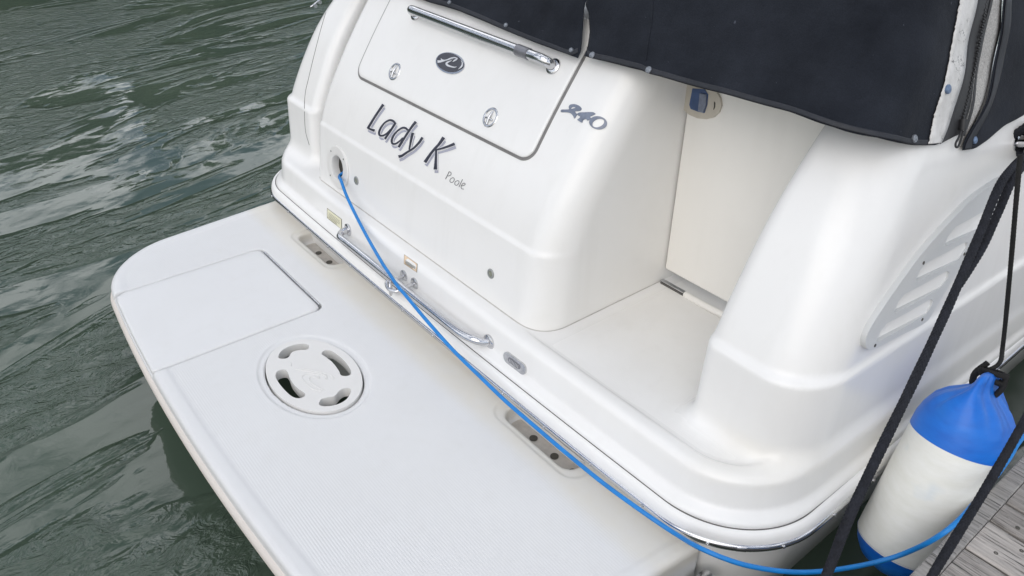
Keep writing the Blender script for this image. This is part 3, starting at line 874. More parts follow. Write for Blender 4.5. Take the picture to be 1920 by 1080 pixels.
for i, (L, ch) in enumerate(zip(NAME, 'LadyK')):
    S_ = [(Zt(p), w) for p, w in L]
    s1 = strokes('sh', f_box, S_, 'decal_shadow', None, 0.0008, 0.0, (0.9, 6.0))
    s3 = strokes('wh', f_box, S_, 'decal_white', None, 0.0020, 2.0)
    s2 = strokes('dk', f_box, S_, 'decal_dark', None, 0.0032, 0.0)
    o = join_parts([s1, s3, s2], 'name_letter', box)
POOLE = [
    [([(1036, 850), (1016, 892), (994, 936)], 1.3), ([(1034, 852), (1056, 862), (1052, 890), (1020, 902)], 1.2)],
    [([(1078, 918), (1050, 934), (1044, 962), (1064, 974), (1088, 956), (1092, 930), (1078, 918)], 1.2)],
    [([(1132, 950), (1104, 966), (1098, 992), (1116, 1006), (1140, 988), (1146, 962), (1132, 950)], 1.2)],
    [([(1186, 938), (1166, 980), (1146, 1024)], 1.3)],
    [([(1176, 1012), (1200, 1006), (1216, 994), (1206, 980), (1184, 990), (1170, 1018), (1174, 1042), (1200, 1048)], 1.2)]]
for L in POOLE: strokes('port_letter', f_box, [(Zt(p), w) for p, w in L], 'decal_grey', box, 0.0008)
Z3 = lambda q: np.asarray(q, float) * 0.06482 + np.array([1040, 180])
def outline3(pts, n=60): return hit(f_box, closed(np.c_[Z3(pts), np.zeros(len(pts))], n)[:, :2])[0]
G2 = [outline3([(186, 440), (215, 402), (330, 396), (425, 388), (418, 320), (450, 265), (540, 242), (640, 256), (740, 305), (782, 365), (765, 415), (700, 440), (600, 445), (600, 470), (645, 525), (632, 580), (578, 652), (545, 585), (480, 515), (400, 482), (300, 472), (200, 472)]),
      outline3([(480, 365), (500, 335), (550, 322), (615, 345), (560, 366), (490, 382)], 24)]
G4 = [outline3([(652, 535), (720, 488), (880, 478), (1110, 474), (1182, 520), (1110, 565), (1030, 602), (1062, 650), (1010, 690), (955, 715), (925, 680), (880, 676), (825, 708), (800, 772), (735, 745), (668, 692), (735, 640), (742, 600), (690, 570)])]
G0 = [hit(f_box, Z3(ell_px(1262, 780, 258, 190, 8, 44)))[0], hit(f_box, Z3(ell_px(1262, 786, 178, 112, -22, 44)))[0]]
for G_ in (G2, G4, G0): plate('model_digit', G_, BN, 0.0022, 'chrome_blue', box)

# shore-power inlet: flange, liner, dark inside, four screws
P_, N_ = hit(lambda x, y, z: (lut(BOXP, z) - y) * 0.86, [(636, 313)])
fr = frame_at((-0.68, float(lut(BOXP, 0.303)), 0.303), (0, -1, 0.16)); p_, u_, w_, n_ = fr
lathe('inlet_flange', fr, [(0.0815, -0.001), (0.0815, 0.004), (0.078, 0.0075), (0.056, 0.009), (0.046, 0.007), (0.0435, 0.002), (0.0435, -0.024)], 'plastic_white', box, 48, cap=False)
lathe('inlet_back', (p_ - n_ * 0.025, u_, w_, n_), [(0.0465, 0), (0, 0.0005)], 'dark_hole', box, 32)
for q in (45, 135, 225, 315):
    q = math.radians(q); lathe('inlet_screw', (p_ + (u_ * math.cos(q) + w_ * math.sin(q)) * 0.068 + n_ * 0.0078, u_, w_, n_), [(0.0035, -0.001), (0.0035, 0.0008), (0.0012, 0.0008), (0, 0)], 'steel_worn', box, 10)
for c_, r_ in (((920.5, 513), 0.0155), ((668.5, 338.5), 0.0160)):
    P_, N_ = hit(f_box, [c_]); fr = frame_at(P_[0], N_[0]); k_ = r_ / 0.0155
    a1 = lathe('r', fr, [(0.0155 * k_, -0.001), (0.0155 * k_, 0.002), (0.0135 * k_, 0.0035), (0.0095 * k_, 0.0030), (0.009 * k_, 0.0)], 'ring_grey', None, 28)
    a2 = lathe('l', fr, [(0.0092 * k_, 0.0012), (0.005 * k_, 0.003), (0, 0.0036)], 'lens_green', None, 20)
    join_parts([a1, a2], 'courtesy_light', box)

# ---- grab rail and towing eye on the lower face
P_, N_ = hit(f_deck, [(653, 431), (917, 641)])
A0, B0 = P_; o_ = np.array([0, -1.0, 0.0])
zr, yr = 0.135, -0.037
gp = [A0 + (0, 0.01, 0), A0 + o_ * 0.016, A0 + o_ * 0.034 + (0.006, 0, -0.002), (A0[0] + 0.036, yr, zr), (A0[0] + 0.08, yr, zr)]
gp += [(A0[0] + (B0[0] - A0[0]) * q, yr, zr) for q in (0.2, 0.35, 0.5, 0.65, 0.75)]
gp += [(B0[0] - 0.13, yr, zr), (B0[0] - 0.075, yr + 0.003, zr), (B0[0] - 0.028, yr + 0.016, zr), B0 + o_ * 0.010 + (-0.006, 0, 0), B0 + (0, 0.01, 0)]
grab = tube('grab_rail', catmull(gp, 150), 0.0128, 'steel', boat, 18)
for q in (A0, B0): lathe('rail_flange', frame_at(q, o_), [(0.024, -0.004), (0.024, 0.003), (0.020, 0.006), (0.0128, 0.007)], 'steel', grab, 24)
P_, N_ = hit(f_deck, [(757.5, 517.5), (777.5, 532)])
A0, B0 = P_; zc_ = (A0[2] + B0[2]) / 2
mid_ = (A0 + B0) / 2; e_ = np.array([1.0, 0, 0]) * 0.026
lp = [A0 + (0, 0.01, 0), A0 + (0, -0.028, 0), A0 + (-0.002, -0.055, 0.002), A0 + (0.004, -0.070, 0.001), mid_ + (0, -0.080, -0.004), B0 + (-0.004, -0.070, -0.004), B0 + (0.002, -0.055, 0), B0 + (0, -0.028, 0), B0 + (0, 0.01, 0)]
eye = tube('towing_eye', catmull(lp, 70), 0.0065, 'steel', boat, 14)
for q in (A0, B0): lathe('eye_flange', frame_at(q, o_), [(0.021, -0.004), (0.021, 0.002), (0.018, 0.004), (0.0068, 0.006)], 'steel_worn', eye, 24)
ringp = [mid_ + np.array((-0.012 + 0.015 * math.sin(q), -0.066 - 0.010 * math.sin(q), -0.012 + 0.024 * math.cos(q))) for q in np.linspace(0, 2 * math.pi, 30)]
tube('ring', ringp, 0.0048, 'steel', eye, 12)

# ---- labels and plate on the lower face
def label_px(quad, n=6):
    q = np.array(quad, float); P = []
    for i in range(4):
        for k in range(n): P.append(q[i] + (q[(i + 1) % 4] - q[i]) * k / n)
    return np.array(P)
def warn(quad, mat, band):
    q = np.array(quad, float); c_ = q.mean(0)
    L0 = hit(f_deck, label_px(q))[0]; L1 = hit(f_deck, label_px(c_ + (q - c_) * 0.93))[0]
    a1 = plate('b', [L0], DN, 0.0008, 'label_ink', None); a2 = plate('f', [L1], DN, 0.0014, mat, None)
    pt = lambda s, t_: (q[0] * (1 - s) + q[1] * s) * (1 - t_) + (q[3] * (1 - s) + q[2] * s) * t_
    S_ = []
    for r in np.linspace(band, 0.86, 5):
        e1 = 0.88 if r < 0.7 else 0.7
        S_.append(([pt(0.12, r), pt(e1, r)], 0.55))
    a3 = strokes('t', f_deck, S_, 'label_ink', None, 0.0020)
    join_parts([a1, a2, a3], 'warning_label', boat)
warn([(613.5, 390), (641, 411), (641.5, 431), (613.5, 409)], 'label_cream', 0.30)
warn([(758, 477), (783, 495), (782, 511), (757.5, 494.5)], 'label_orange', 0.52)
Pc, Nc = hit(f_deck, [(967, 680)])
p_, u_, w_, n_ = frame_at(Pc[0], Nc[0])
def stadium(a, r, n=10):
    P = []
    for s_, a0 in ((1, -math.pi / 2), (-1, math.pi / 2)):
        for q in np.linspace(a0, a0 + math.pi, n): P.append(p_ + u_ * (s_ * a + r * math.cos(q)) + w_ * r * math.sin(q))
    return np.array(P)
k1 = plate('a', [stadium(0.032, 0.0175)], lambda L: np.repeat(n_[None], len(L), 0), 0.006, 'steel_worn', None)
k2 = plate('b', [stadium(0.019, 0.008)], lambda L: np.repeat(n_[None], len(L), 0), 0.0068, 'tape_grey', None)
bars = []
for i in range(7):
    cc = p_ + u_ * (-0.018 + 0.006 * i) + n_ * 0.0076
    bars.append(pydata('k', [cc + u_ * a + w_ * b for a, b in ((-0.0018, -0.005), (0.0012, -0.005), (0.0018, 0.005), (-0.0012, 0.005))], [(0, 1, 2, 3)], 'steel_worn', None, False, False))
join_parts([k1, k2] + bars, 'maker_plate', boat)

# ---- cockpit door in the walk-through
def boxmesh(name, lo, hi, mat, parent, bev=0.004):
    x0, y0, z0 = lo; x1, y1, z1 = hi
    V = [(x0,y0,z0),(x1,y0,z0),(x1,y1,z0),(x0,y1,z0),(x0,y0,z1),(x1,y0,z1),(x1,y1,z1),(x0,y1,z1)]
    o = pydata(name, V, [(0,3,2,1),(4,5,6,7),(0,1,5,4),(1,2,6,5),(2,3,7,6),(3,0,4,7)], mat, parent, False)
    b_ = o.modifiers.new('bevel', 'BEVEL'); b_.width = bev; b_.segments = 3
    return o
door = boxmesh('cockpit_door', (0.502, 0.60, 0.234), (1.04, 0.625, 1.02), 'door_gel', boat, 0.005)
boxmesh('door_track', (0.500, 0.585, 0.186), (0.66, 0.600, 0.197), 'steel_worn', door, 0.002)
boxmesh('door_track_slot', (0.505, 0.5815, 0.187), (0.655, 0.5848, 0.1925), 'seam_grey', door, 0.0005)
tl = [(0.60, 0.592, 0.190), (0.70, 0.585, 0.196), (0.79, 0.588, 0.200), (0.90, 0.60, 0.203), (1.0, 0.61, 0.204)]
tube('door_sill', catmull(tl, 30), 0.011, 'door_gel', door, 12)
yd = 0.60
Zd = lambda q: np.array([on_plane(a * 0.42591 + 1160, b * 0.42591 + 140, 1, yd) for a, b in q])
nd_ = lambda L: np.repeat(np.array([[0, -1.0, 0]]), len(L), 0)
o1 = Zd([(292, 20), (292, 80), (290, 152), (318, 176), (352, 190), (392, 194), (425, 186), (448, 164), (458, 136), (455, 104), (440, 78), (415, 40), (400, 20)])
handle = plate('door_latch', [o1], nd_, 0.007, 'latch_beige', door, 0.0015)
b1 = plate('b', [Zd([(334, 58), (388, 62), (402, 84), (398, 130), (386, 166), (358, 160), (326, 148), (320, 130)])], nd_, 0.009, 'latch_blue', None, 0)
b2 = plate('c', [Zd([(370, 78), (398, 84), (396, 130), (384, 164), (362, 156), (366, 120)])], nd_, 0.013, 'chrome_blue', None, 0)
b3 = plate('d', [Zd([(428, 116), (433, 122), (432, 140), (427, 152), (425, 150), (428, 136)])], nd_, 0.0082, 'dark_hole', None, 0)
join_parts([b1, b2, b3], 'latch_pull', door)

# ---- louvred vent on the starboard side
Zv = lambda q: np.asarray(q, float) * 0.35191 + np.array([1560, 300])
vo_px = closed(np.c_[np.array([(152, 985), (156, 925), (205, 832), (300, 690), (450, 488), (600, 320), (720, 200), (850, 108), (925, 78), (930, 120), (860, 235), (760, 395), (640, 585), (520, 780), (470, 852), (340, 920), (215, 985), (175, 1000)], float), np.zeros(18)], 120)[:, :2]
holes = [[(208, 950), (228, 900), (262, 858), (380, 797), (490, 732), (508, 735), (500, 765), (474, 806), (350, 882), (225, 950)],
         [(301, 798), (322, 745), (356, 704), (470, 645), (576, 584), (595, 588), (586, 618), (550, 668), (430, 738), (316, 800)],
         [(415, 632), (436, 580), (470, 540), (580, 484), (672, 432), (692, 434), (684, 465), (642, 522), (530, 582), (430, 634)],
         [(565, 448), (586, 400), (626, 350), (710, 305), (778, 268), (798, 270), (790, 300), (745, 362), (660, 405), (580, 449)]]
TH = 0.014
Lh = [hit(f_deck, Zv(h))[0] for h in holes]
vent = plate('side_vent', [hit(f_deck, Zv(vo_px))[0]] + Lh, DN, TH, 'vent_plastic', boat, 0.0012)
for L in Lh:
    N_ = DN(L); c_ = L.mean(0); w_ = np.array([0, -0.45, 0.89])
    t_ = (L - c_) @ w_; t_ = (t_ - t_.min()) / (t_.max() - t_.min())
    V = L + N_ * (TH - 0.003 - (TH - 0.005) * t_[:, None] ** 0.6)
    pydata('louvre', V, [tuple(range(len(V)))], 'gelcoat_plain', vent, False, False)
for q in ((198, 975), (455, 540), (673, 493), (450, 838)):
    P_, N_ = hit(f_deck, Zv([q])); lathe('vent_screw', frame_at(P_[0] + N_[0] * TH, N_[0]), [(0.0042, -0.001), (0.0042, 0.0008), (0.0014, 0.001), (0, 0.0002)], 'bronze_dark', vent, 12)

# ---- mooring cleats
def cleat(base, n, along, L=0.085):
    p_, n_ = np.array(base), np.array(n) / np.linalg.norm(n); a_ = np.array(along); a_ = a_ - n_ * (a_ @ n_); a_ /= np.linalg.norm(a_)
    h_ = 0.042
    horn = tube('h', catmull([p_ + n_ * (h_ + 0.008) - a_ * L, p_ + n_ * h_ - a_ * L * 0.5, p_ + n_ * h_, p_ + n_ * h_ + a_ * L * 0.5, p_ + n_ * (h_ + 0.008) + a_ * L], 30), 0.0095, 'steel', None, 16)
    ps = [horn]
    for s_ in (-0.028, 0.028): ps.append(tube('p', [p_ + a_ * s_ - n_ * 0.004, p_ + a_ * s_ + n_ * h_ * 0.5, p_ + a_ * s_ + n_ * h_], 0.010, 'steel', None, 14))
    for s_ in (-0.028, 0.028): ps.append(lathe('f', frame_at(p_ + a_ * s_, n_, (1, 0, 0.2)), [(0.019, -0.003), (0.019, 0.003), (0.014, 0.006), (0.010, 0.007)], 'steel', None, 20))
    return join_parts(ps, 'mooring_cleat', boat), p_, n_, a_, h_
P_, N_ = hit(f_deck, [(1915, 262)])
ccl, cp, cnn, ca, ch_ = cleat(P_[0], N_[0], (0.05, -1.0, -0.1))
P_, N_ = hit(f_deck, [(594, 8)])
cleat(P_[0] + np.array((0, 0.01, 0)), N_[0], (0, 1, 0.55), 0.06)
# panel joint down the port quarter
jl = hit(f_deck, catmull(np.c_[np.array([(626, -20), (606, 40), (590, 100), (578, 150), (573, 172), (571, 200), (573, 245), (580, 272)], float), np.zeros(8)], 40)[:, :2], 0.0002)[0]
tube('panel_joint', jl, 0.0012, 'seam_grey', deck, 6)

# ---- bits on the transom below the rail
tr = tube('drain_fitting', [(1.205, -0.04, -0.075), (1.205, 0.02, -0.075)], 0.021, 'steel_worn', boat, 20)

# ================================================================== swim platform
def pf_aft(x): return -0.797 + 0.055 * x * x
def pf2(x, y): return rmax(pf_aft(x) - y, (np.abs(x) - (1.166 + 0.10 * y)) * 0.99, 0.25)
GC, GA, GB = (0.017, -0.406), 0.195, 0.128
HX0, HX1, HY1 = -0.812, -0.288, -0.212
def f_plat(x, y, z):
    o = pf2(x, y)
    rim = 0.004 * sstep(0.055, 0.035, -o)                        # slightly raised smooth border
    s = rmax(o, np.maximum(z - rim, 0) + np.minimum(z - rim, 0), 0.018)
    s = np.maximum(s, y - 0.018)
    s = rmax(s, -0.085 - 0.13 * sstep(-0.55, -0.12, y) - z, 0.01)
    g = (np.hypot((x - GC[0]) / (GA + 0.004), (y - GC[1]) / (GB + 0.004)) - 1) * 0.15
    dish = (np.hypot((x - GC[0]) / (GA + 0.024), (y - GC[1]) / (GB + 0.024)) - 1) * 0.17
    s = rmax(s, -np.maximum(dish, -0.004 - z), 0.004)
    s = rmax(s, -g, 0.003)
    hh = rmax(rmax(np.maximum(HX0 - x, x - HX1), y - HY1, 0.03), -0.022 - z, 0.003)
    s = rmax(s, -hh, 0.003)
    for px in (-0.672, 0.652):
        pk = rmax(rmax(np.abs(x - px) - 0.145, np.abs(y + 0.022) - 0.044, 0.038), -0.05 - z, 0.02)
        brim = rmax(rmax(np.abs(x - px) - 0.18, np.abs(y + 0.022) - 0.064, 0.05), -0.003 - z, 0.005)
        s = rmax(s, -brim, 0.004); s = rmax(s, -pk, 0.006)
    return s
def nonskid_plat(Vv):
    x, y, z = Vv.T
    g = (np.hypot((x - GC[0]) / (GA + 0.03), (y - GC[1]) / (GB + 0.03)) - 1) * 0.17
    m_ = sstep(0.05, 0.06, -pf2(x, y)) * sstep(-0.003, -0.001, z) * sstep(0.0, 0.01, g) * sstep(-0.10, -0.115, y)
    pk = np.minimum(np.maximum(np.abs(x + 0.69) - 0.2, np.abs(y + 0.035) - 0.085), np.maximum(np.abs(x - 0.645) - 0.2, np.abs(y + 0.035) - 0.085))
    return m_ * sstep(0.0, 0.01, pk)
def stain_shade_plat(Vv):
    x, y, z = Vv.T
    return 0.5 * sstep(-0.16, -0.09, y) * sstep(-0.06, -0.02, z)  # yellowish dirt and the rail's shadow painted together along the forward edge
plat = nets('swim_platform', f_plat, (-1.185, -0.812, -0.225), (1.185, 0.045, 0.02), 0.0056, 'platform_gel', boat,
            attrs={'nonskid': nonskid_plat, 'warm_tint': stain_shade_plat})
boxmesh('mounting_joint', (-1.15, 0.012, -0.24), (1.158, 0.030, -0.012), 'seam_grey', plat, 0.001)
# outline for the rubber fendering
def pf_outline(off):
    P = []
    for q in np.linspace(math.radians(-22), math.radians(-183), 260):
        d_ = np.array([math.cos(q), math.sin(q)]); a_, b_ = 0.0, 2.0
        for _ in range(40):
            m_ = (a_ + b_) / 2; p = np.array([0, -0.02]) + d_ * m_
            if pf2(p[0], p[1]) - off < 0: a_ = m_
            else: b_ = m_
        P.append(np.array([0, -0.02]) + d_ * a_)
    return np.array(P)
V = []; F = []
rp = [(-0.004, -0.034), (0.004, -0.036), (0.011, -0.046), (0.012, -0.060), (0.008, -0.074), (-0.004, -0.078)]
for off, z in rp: V += [(x, y, z) for x, y in pf_outline(off)]
n = 260
for i in range(len(rp) - 1):
    for j in range(n - 1): F.append((i*n + j, i*n + j + 1, (i+1)*n + j + 1, (i+1)*n + j))
pydata('platform_fender', V, F, 'rubber_edge', plat)
# lid of the ladder locker, flush with the platform and open to its aft edge
g_ = 0.004
lo_ = [(HX1 - g_, y) for y in np.linspace(pf_aft(HX1) + 0.02, HY1 - 0.05, 10)]
lo_ += [(HX1 - g_ - 0.03 + 0.03 * math.cos(q), HY1 - 0.010 - 0.03 + 0.03 * math.sin(q)) for q in np.linspace(0, math.pi / 2, 8)]
lo_ += [(HX0 + g_ + 0.03 - 0.03 * math.sin(q), HY1 - 0.010 - 0.03 + 0.03 * math.cos(q)) for q in np.linspace(0, math.pi / 2, 8)]
lo_ += [(HX0 + g_, y) for y in np.linspace(HY1 - 0.05, pf_aft(HX0) + 0.03, 10)]
lo_ += [(x, pf_aft(x) + 0.004) for x in np.linspace(HX0 + 0.02, HX1 - 0.012, 24)]
lo_ = np.array(lo_)
flat = lambda x, z, h=0: np.stack([x, z, np.asarray(h)], -1)
lidp = ring_plate('ladder_hatch', lo_, [(0, -0.024), (0, -0.006), (0.0015, -0.001), (0.005, 0.0015), (0.012, 0.0025)], 'platform_gel', plat, flat)
tube('hatch_hinge', [(HX1 - 0.03, HY1 - 0.0045, -0.003), ((HX0 + HX1) / 2, HY1 - 0.0045, -0.003), (HX0 + 0.035, HY1 - 0.0045, -0.003)], 0.0035, 'steel_worn', plat, 10)
# drain grille
Zg = lambda q: np.array([on_plane(a * 0.148148 + 490, b * 0.148148 + 620, 2, 0.004)  for a, b in q])
SL = [[(214, 330), (255, 252), (380, 185), (530, 160), (598, 184), (585, 232), (480, 242), (390, 268), (335, 338), (250, 352)],
      [(762, 292), (795, 248), (880, 250), (1000, 330), (1096, 435), (1136, 525), (1105, 565), (1012, 562), (978, 500), (900, 398), (815, 330)],
      [(178, 565), (205, 508), (290, 488), (332, 522), (372, 622), (450, 718), (546, 785), (545, 828), (470, 850), (390, 830), (280, 732), (200, 625)],
      [(728, 918), (760, 862), (830, 842), (925, 822), (980, 762), (1040, 726), (1118, 728), (1132, 772), (1080, 860), (980, 922), (840, 952), (755, 946)]]
up_ = lambda L: np.repeat(np.array([[0, 0, 1.0]]), len(L), 0)
oe = np.array([(GC[0] + GA * math.cos(q), GC[1] + GB * math.sin(q), 0.0) for q in np.linspace(0, 2 * math.pi, 72, endpoint=False)])
sl3 = []
for s_ in SL:
    q = closed(Zg(s_), 44); q[:, 2] = 0.0; sl3.append(q)
def gplate(name, loops, z0, z1, mat, parent, bev):
    bm = bmesh.new(); tp = []; bt = []
    for L in loops:
        vt = [bm.verts.new((p[0], p[1], z1)) for p in L]; vb = [bm.verts.new((p[0], p[1], z0)) for p in L]
        for i in range(len(vt)):
            j = (i + 1) % len(vt); bm.faces.new((vb[i], vb[j], vt[j], vt[i]))
            tp.append(bm.edges.get((vt[i], vt[j]))); bt.append(bm.edges.get((vb[i], vb[j])))
    bmesh.ops.triangle_fill(bm, use_beauty=True, edges=tp); bmesh.ops.triangle_fill(bm, use_beauty=True, edges=bt)
    bmesh.ops.recalc_face_normals(bm, faces=bm.faces)
    bmesh.ops.dissolve_limit(bm, angle_limit=0.01, verts=bm.verts, edges=bm.edges, delimit=set()) if False else None
    me = bpy.data.meshes.new(name); bm.to_mesh(me); bm.free()
    o = link(name, me, mat, parent, False)
    b_ = o.modifiers.new('bevel', 'BEVEL'); b_.width = bev; b_.segments = 3; b_.limit_method = 'ANGLE'; b_.angle_limit = math.radians(50)
    return o
grille = gplate('drain_grille', [oe] + sl3, -0.030, 0.003, 'plastic_white', plat, 0.003)
EM = [[(420, 480), (520, 500), (640, 520), (760, 545), (815, 575), (810, 612)], [(520, 485), (640, 500), (780, 530), (880, 560), (918, 608)],
      [(740, 560), (640, 545), (545, 555), (515, 595), (560, 660), (650, 735), (760, 765)], [(720, 600), (640, 580), (605, 605), (640, 660), (720, 715), (790, 745)],
      [(700, 600), (730, 580), (735, 605)], [(372, 405), (374, 445)], [(820, 560), (835, 612)]]
for e_ in EM:
    q = catmull(Zg(e_), 26); q[:, 2] = 0.0034
    tube('wave_relief', q, 0.0016, 'plastic_white', grille, 6)
# dark discs for the shaded holes in the mounting pockets
for px in (-0.672, 0.652):
    for dx in (-0.045, 0.045, 0.12):
        lathe('mounting_hole', frame_at((px + dx, -0.024, -0.0475), (0, 0, 1), (0, 1, 0)), [(0.012, -0.002), (0.012, 0.0012), (0.005, 0.0016), (0.0, 0.001)], 'bronze_dark', plat, 20)
    # tan gelcoat showing on the pocket floor
    fl = [(px + 0.140 * math.copysign(abs(math.cos(q)) ** 0.4, math.cos(q)), -0.022 + 0.040 * math.copysign(abs(math.sin(q)) ** 0.5, math.sin(q)), -0.0485) for q in np.linspace(0, 2 * math.pi, 40, endpoint=False)]
    pydata('pocket_floor', fl, [tuple(range(40))], 'pocket_tan', plat, False)

# ================================================================== canvas cover
cover = empty('canvas_cover', (0.2, 0.45, 0.88), 'dark navy canvas cockpit cover with snap fasteners and a worn zip', 'cover')
CS0 = 1.0
def can_P(s, z):
    """point of the cover at plan position s (metres round the outline) and height z"""
    s = np.asarray(s, float); z = np.asarray(z, float)
    r = 0.13; xc = 1.165 - 0.35 * (z - 0.88)
    xe = xc - r
    th = np.clip((s - CS0) / 0.204, 0, 1) * math.pi / 2
    x = np.where(s < CS0, s * xe / CS0, xe + r * np.sin(th))
    ya = 0.350 + 0.66 * (z - 0.895) - 0.10 * np.clip(np.abs(x) - 0.95, 0, 1)
    y = np.where(s < CS0, ya, ya + r * 1.1 * (1 - np.cos(th))) + np.maximum(s - CS0 - 0.204, 0)
    P = np.stack([x, y, z], -1).reshape(-1, 3)
    for _ in range(4):
        g = grad(f_canvas, P); v_ = f_canvas(*P.T)
        P = P - (v_ / np.maximum((g[:, :2] ** 2).sum(1), 1e-6))[:, None] * np.c_[g[:, :2], np.zeros(len(P))]
    return P
_s = np.linspace(-1.25, 3.0, 1700)
def can_s(P):
    """inverse: s of a point on the cover"""
    out_ = []
    for p in np.atleast_2d(P):
        Q = can_P(_s, np.full(len(_s), p[2])); out_.append(_s[np.argmin(((Q - p) ** 2).sum(1))])
    return np.array(out_)
def can_px(pl): P, _ = hit(f_canvas, pl); return can_s(P), P[:, 2]
def wrinkle(s, z):
    return 0.0042 * np.sin(s * 9 + 3 * z) * np.sin(z * 17 + s * 2) + 0.0020 * np.sin(s * 23 - z * 31) * np.sin(z * 23 + s * 7) + 0.0022 * np.sin(s * 14 + z * 40) + 0.0034 * np.exp(-((z - 1.02) / 0.09) ** 2) * np.sin(s * 5.5 + 1) + 0.0042 * np.exp(-((z - 0.90) / 0.06) ** 2) * np.sin(s * 27 + 9 * z) * np.sin(s * 7)
CN = nrm(f_canvas)
def can_panel(name, sl, sr, zb, mat, parent, nu, nv=44, ztop=1.75, lift=0.0, zt=None):
    """sl, sr: functions of z for the side edges; zb: function of s for the lower edge"""
    V = []
    for j in range(nv + 1):
        v_ = (j / nv) ** 1.5
        for i in range(nu + 1):
            t_ = i / nu; z = 0.9
            for _ in range(3):
                s = sl(z) * (1 - t_) + sr(z) * t_; z0 = zb(s); z1 = ztop
                z = z0 + (z1 - z0) * v_
            V.append((s, z))
    V = np.array(V); P = can_P(V[:, 0], V[:, 1]); N = CN(P)
    P = P + N * (lift + wrinkle(V[:, 0], V[:, 1]))[:, None]
    F = [(j*(nu+1) + i, j*(nu+1) + i + 1, (j+1)*(nu+1) + i + 1, (j+1)*(nu+1) + i) for j in range(nv) for i in range(nu)]
    o = pydata(name, P, F, mat, parent, fixn=False)
    m_ = o.modifiers.new('thick', 'SOLIDIFY'); m_.thickness = 0.0022; m_.offset = -1
    return o
bx_s, bx_z = can_px([(760, -14), (800, 2), (860, 20), (960, 62), (1040, 94), (1072, 105)])
b2_s, b2_z = can_px([(1106, 108), (1150, 118), (1200, 130), (1215, 137), (1300, 160), (1400, 188), (1480, 210), (1560, 237), (1640, 258), (1720, 272), (1756, 272), (1780, 262)])
b3_s, b3_z = can_px([(1800, 282), (1820, 279), (1845, 262), (1875, 235), (1919, 213), (1960, 190)])
sla_s, sla_z = can_px([(1089, 95), (1092, 60), (1096, 20), (1098, 8)])
slb_s, slb_z = can_px([(1100, 92), (1105, 60), (1105, 25), (1099, 8)])
def itp(x, y):
    o = np.argsort(x); X_, Y_ = np.array(x)[o], np.array(y)[o]
    return lambda q: np.interp(q, X_, Y_)
zA = itp(bx_s, bx_z); zB = itp(b2_s, b2_z); zC = itp(b3_s, b3_z)
eA = itp(sla_z, sla_s); eB = itp(slb_z, slb_s)
e2_s, e2_z = can_px([(1828, 0), (1803, 120), (1785, 200), (1768, 262)]); eR = itp(e2_z, e2_s)
e3_s, e3_z = can_px([(1879, -10), (1876, 40), (1871, 100), (1860, 145), (1845, 185), (1824, 225), (1806, 262), (1801, 280)]); eC = itp(e3_z, e3_s)
pa_ = can_panel('aft_panel', lambda z: -1.2, eA, zA, 'canvas_navy', cover, 90)
pb_ = can_panel('aft_panel', eB, lambda z: float(eR(z)) + 0.004, zB, 'canvas_navy', cover, 100)
pc_ = can_panel('side_panel', eC, lambda z: 2.6, zC, 'canvas_navy', cover, 70, lift=0.006)
def can_ribbon(name, A_, B_, mat, parent, lift, n=60, jag=0.0):
    a_ = catmull(np.c_[np.array(A_, float), np.zeros(len(A_))], n)[:, :2]; b_ = catmull(np.c_[np.array(B_, float), np.zeros(len(B_))], n)[:, :2]
    if jag: a_ = a_ + rng.normal(0, jag, a_.shape) * [1, 0]
    V = []; m_ = 5
    for i in range(m_):
        P, N = hit(f_canvas, a_ + (b_ - a_) * i / (m_ - 1)); s_ = can_s(P)
        V += list(P + N * (lift + wrinkle(s_, P[:, 2]))[:, None])
    F = [(i*n + j, i*n + j + 1, (i+1)*n + j + 1, (i+1)*n + j) for i in range(m_ - 1) for j in range(n - 1)]
    o = pydata(name, V, F, mat, parent, fixn=False)
    m2 = o.modifiers.new('thick', 'SOLIDIFY'); m2.thickness = 0.0012; m2.offset = 0
    return o
# hems: folded dark band along the lower edges
def hem(name, parent, edge, w=9, lift=0.0022):
    e_ = np.array(edge, float); can_ribbon(name, e_ + (0, -0.6), e_ + (0, -w), 'hem_black', parent, lift, 70)
hem('hem', pa_, [(760, -14), (800, 2), (860, 20), (960, 62), (1040, 94), (1072, 105), (1085, 100)])
hem('hem', pb_, [(1101, 98), (1106, 108), (1150, 118), (1200, 130), (1215, 137), (1300, 160), (1400, 188), (1480, 210), (1560, 237), (1640, 258), (1720, 272), (1750, 272), (1764, 266)], 11)
can_ribbon('hem', [(1880, 0), (1877, 40), (1872, 100), (1861, 145), (1846, 185), (1825, 225), (1808, 262), (1802, 280)], [(1892, 0), (1888, 50), (1882, 105), (1870, 150), (1853, 192), (1834, 230), (1818, 262), (1812, 280)], 'hem_black', pc_, 0.0085)
# worn white strip, zip and lining
strip_ = can_ribbon('worn_strip', [(1798, -10), (1775, 95), (1757, 180), (1749, 235), (1741, 270)], [(1829, -10), (1804, 115), (1786, 200), (1776, 240), (1764, 268)], 'strip_worn', cover, 0.0042, 90, 0.5)
zip_ = can_ribbon('zip_tape', [(1829, -10), (1804, 115), (1786, 200), (1776, 240), (1762, 270)], [(1854, -10), (1832, 100), (1814, 190), (1803, 235), (1797, 252)], 'zip_black', cover, 0.0030, 60)
lin_ = can_ribbon('flap_lining', [(1850, -10), (1834, 80), (1818, 170), (1808, 225), (1802, 275)], [(1884, -10), (1880, 60), (1868, 130), (1840, 200), (1806, 276)], 'lining_grey', cover, -0.004, 60)
can_ribbon('zip_edge', [(1851, -10), (1836, 80), (1820, 165), (1808, 225), (1803, 255)], [(1856, -10), (1841, 80), (1824, 165), (1812, 225), (1806, 255)], 'zip_black', zip_, 0.0045, 50)
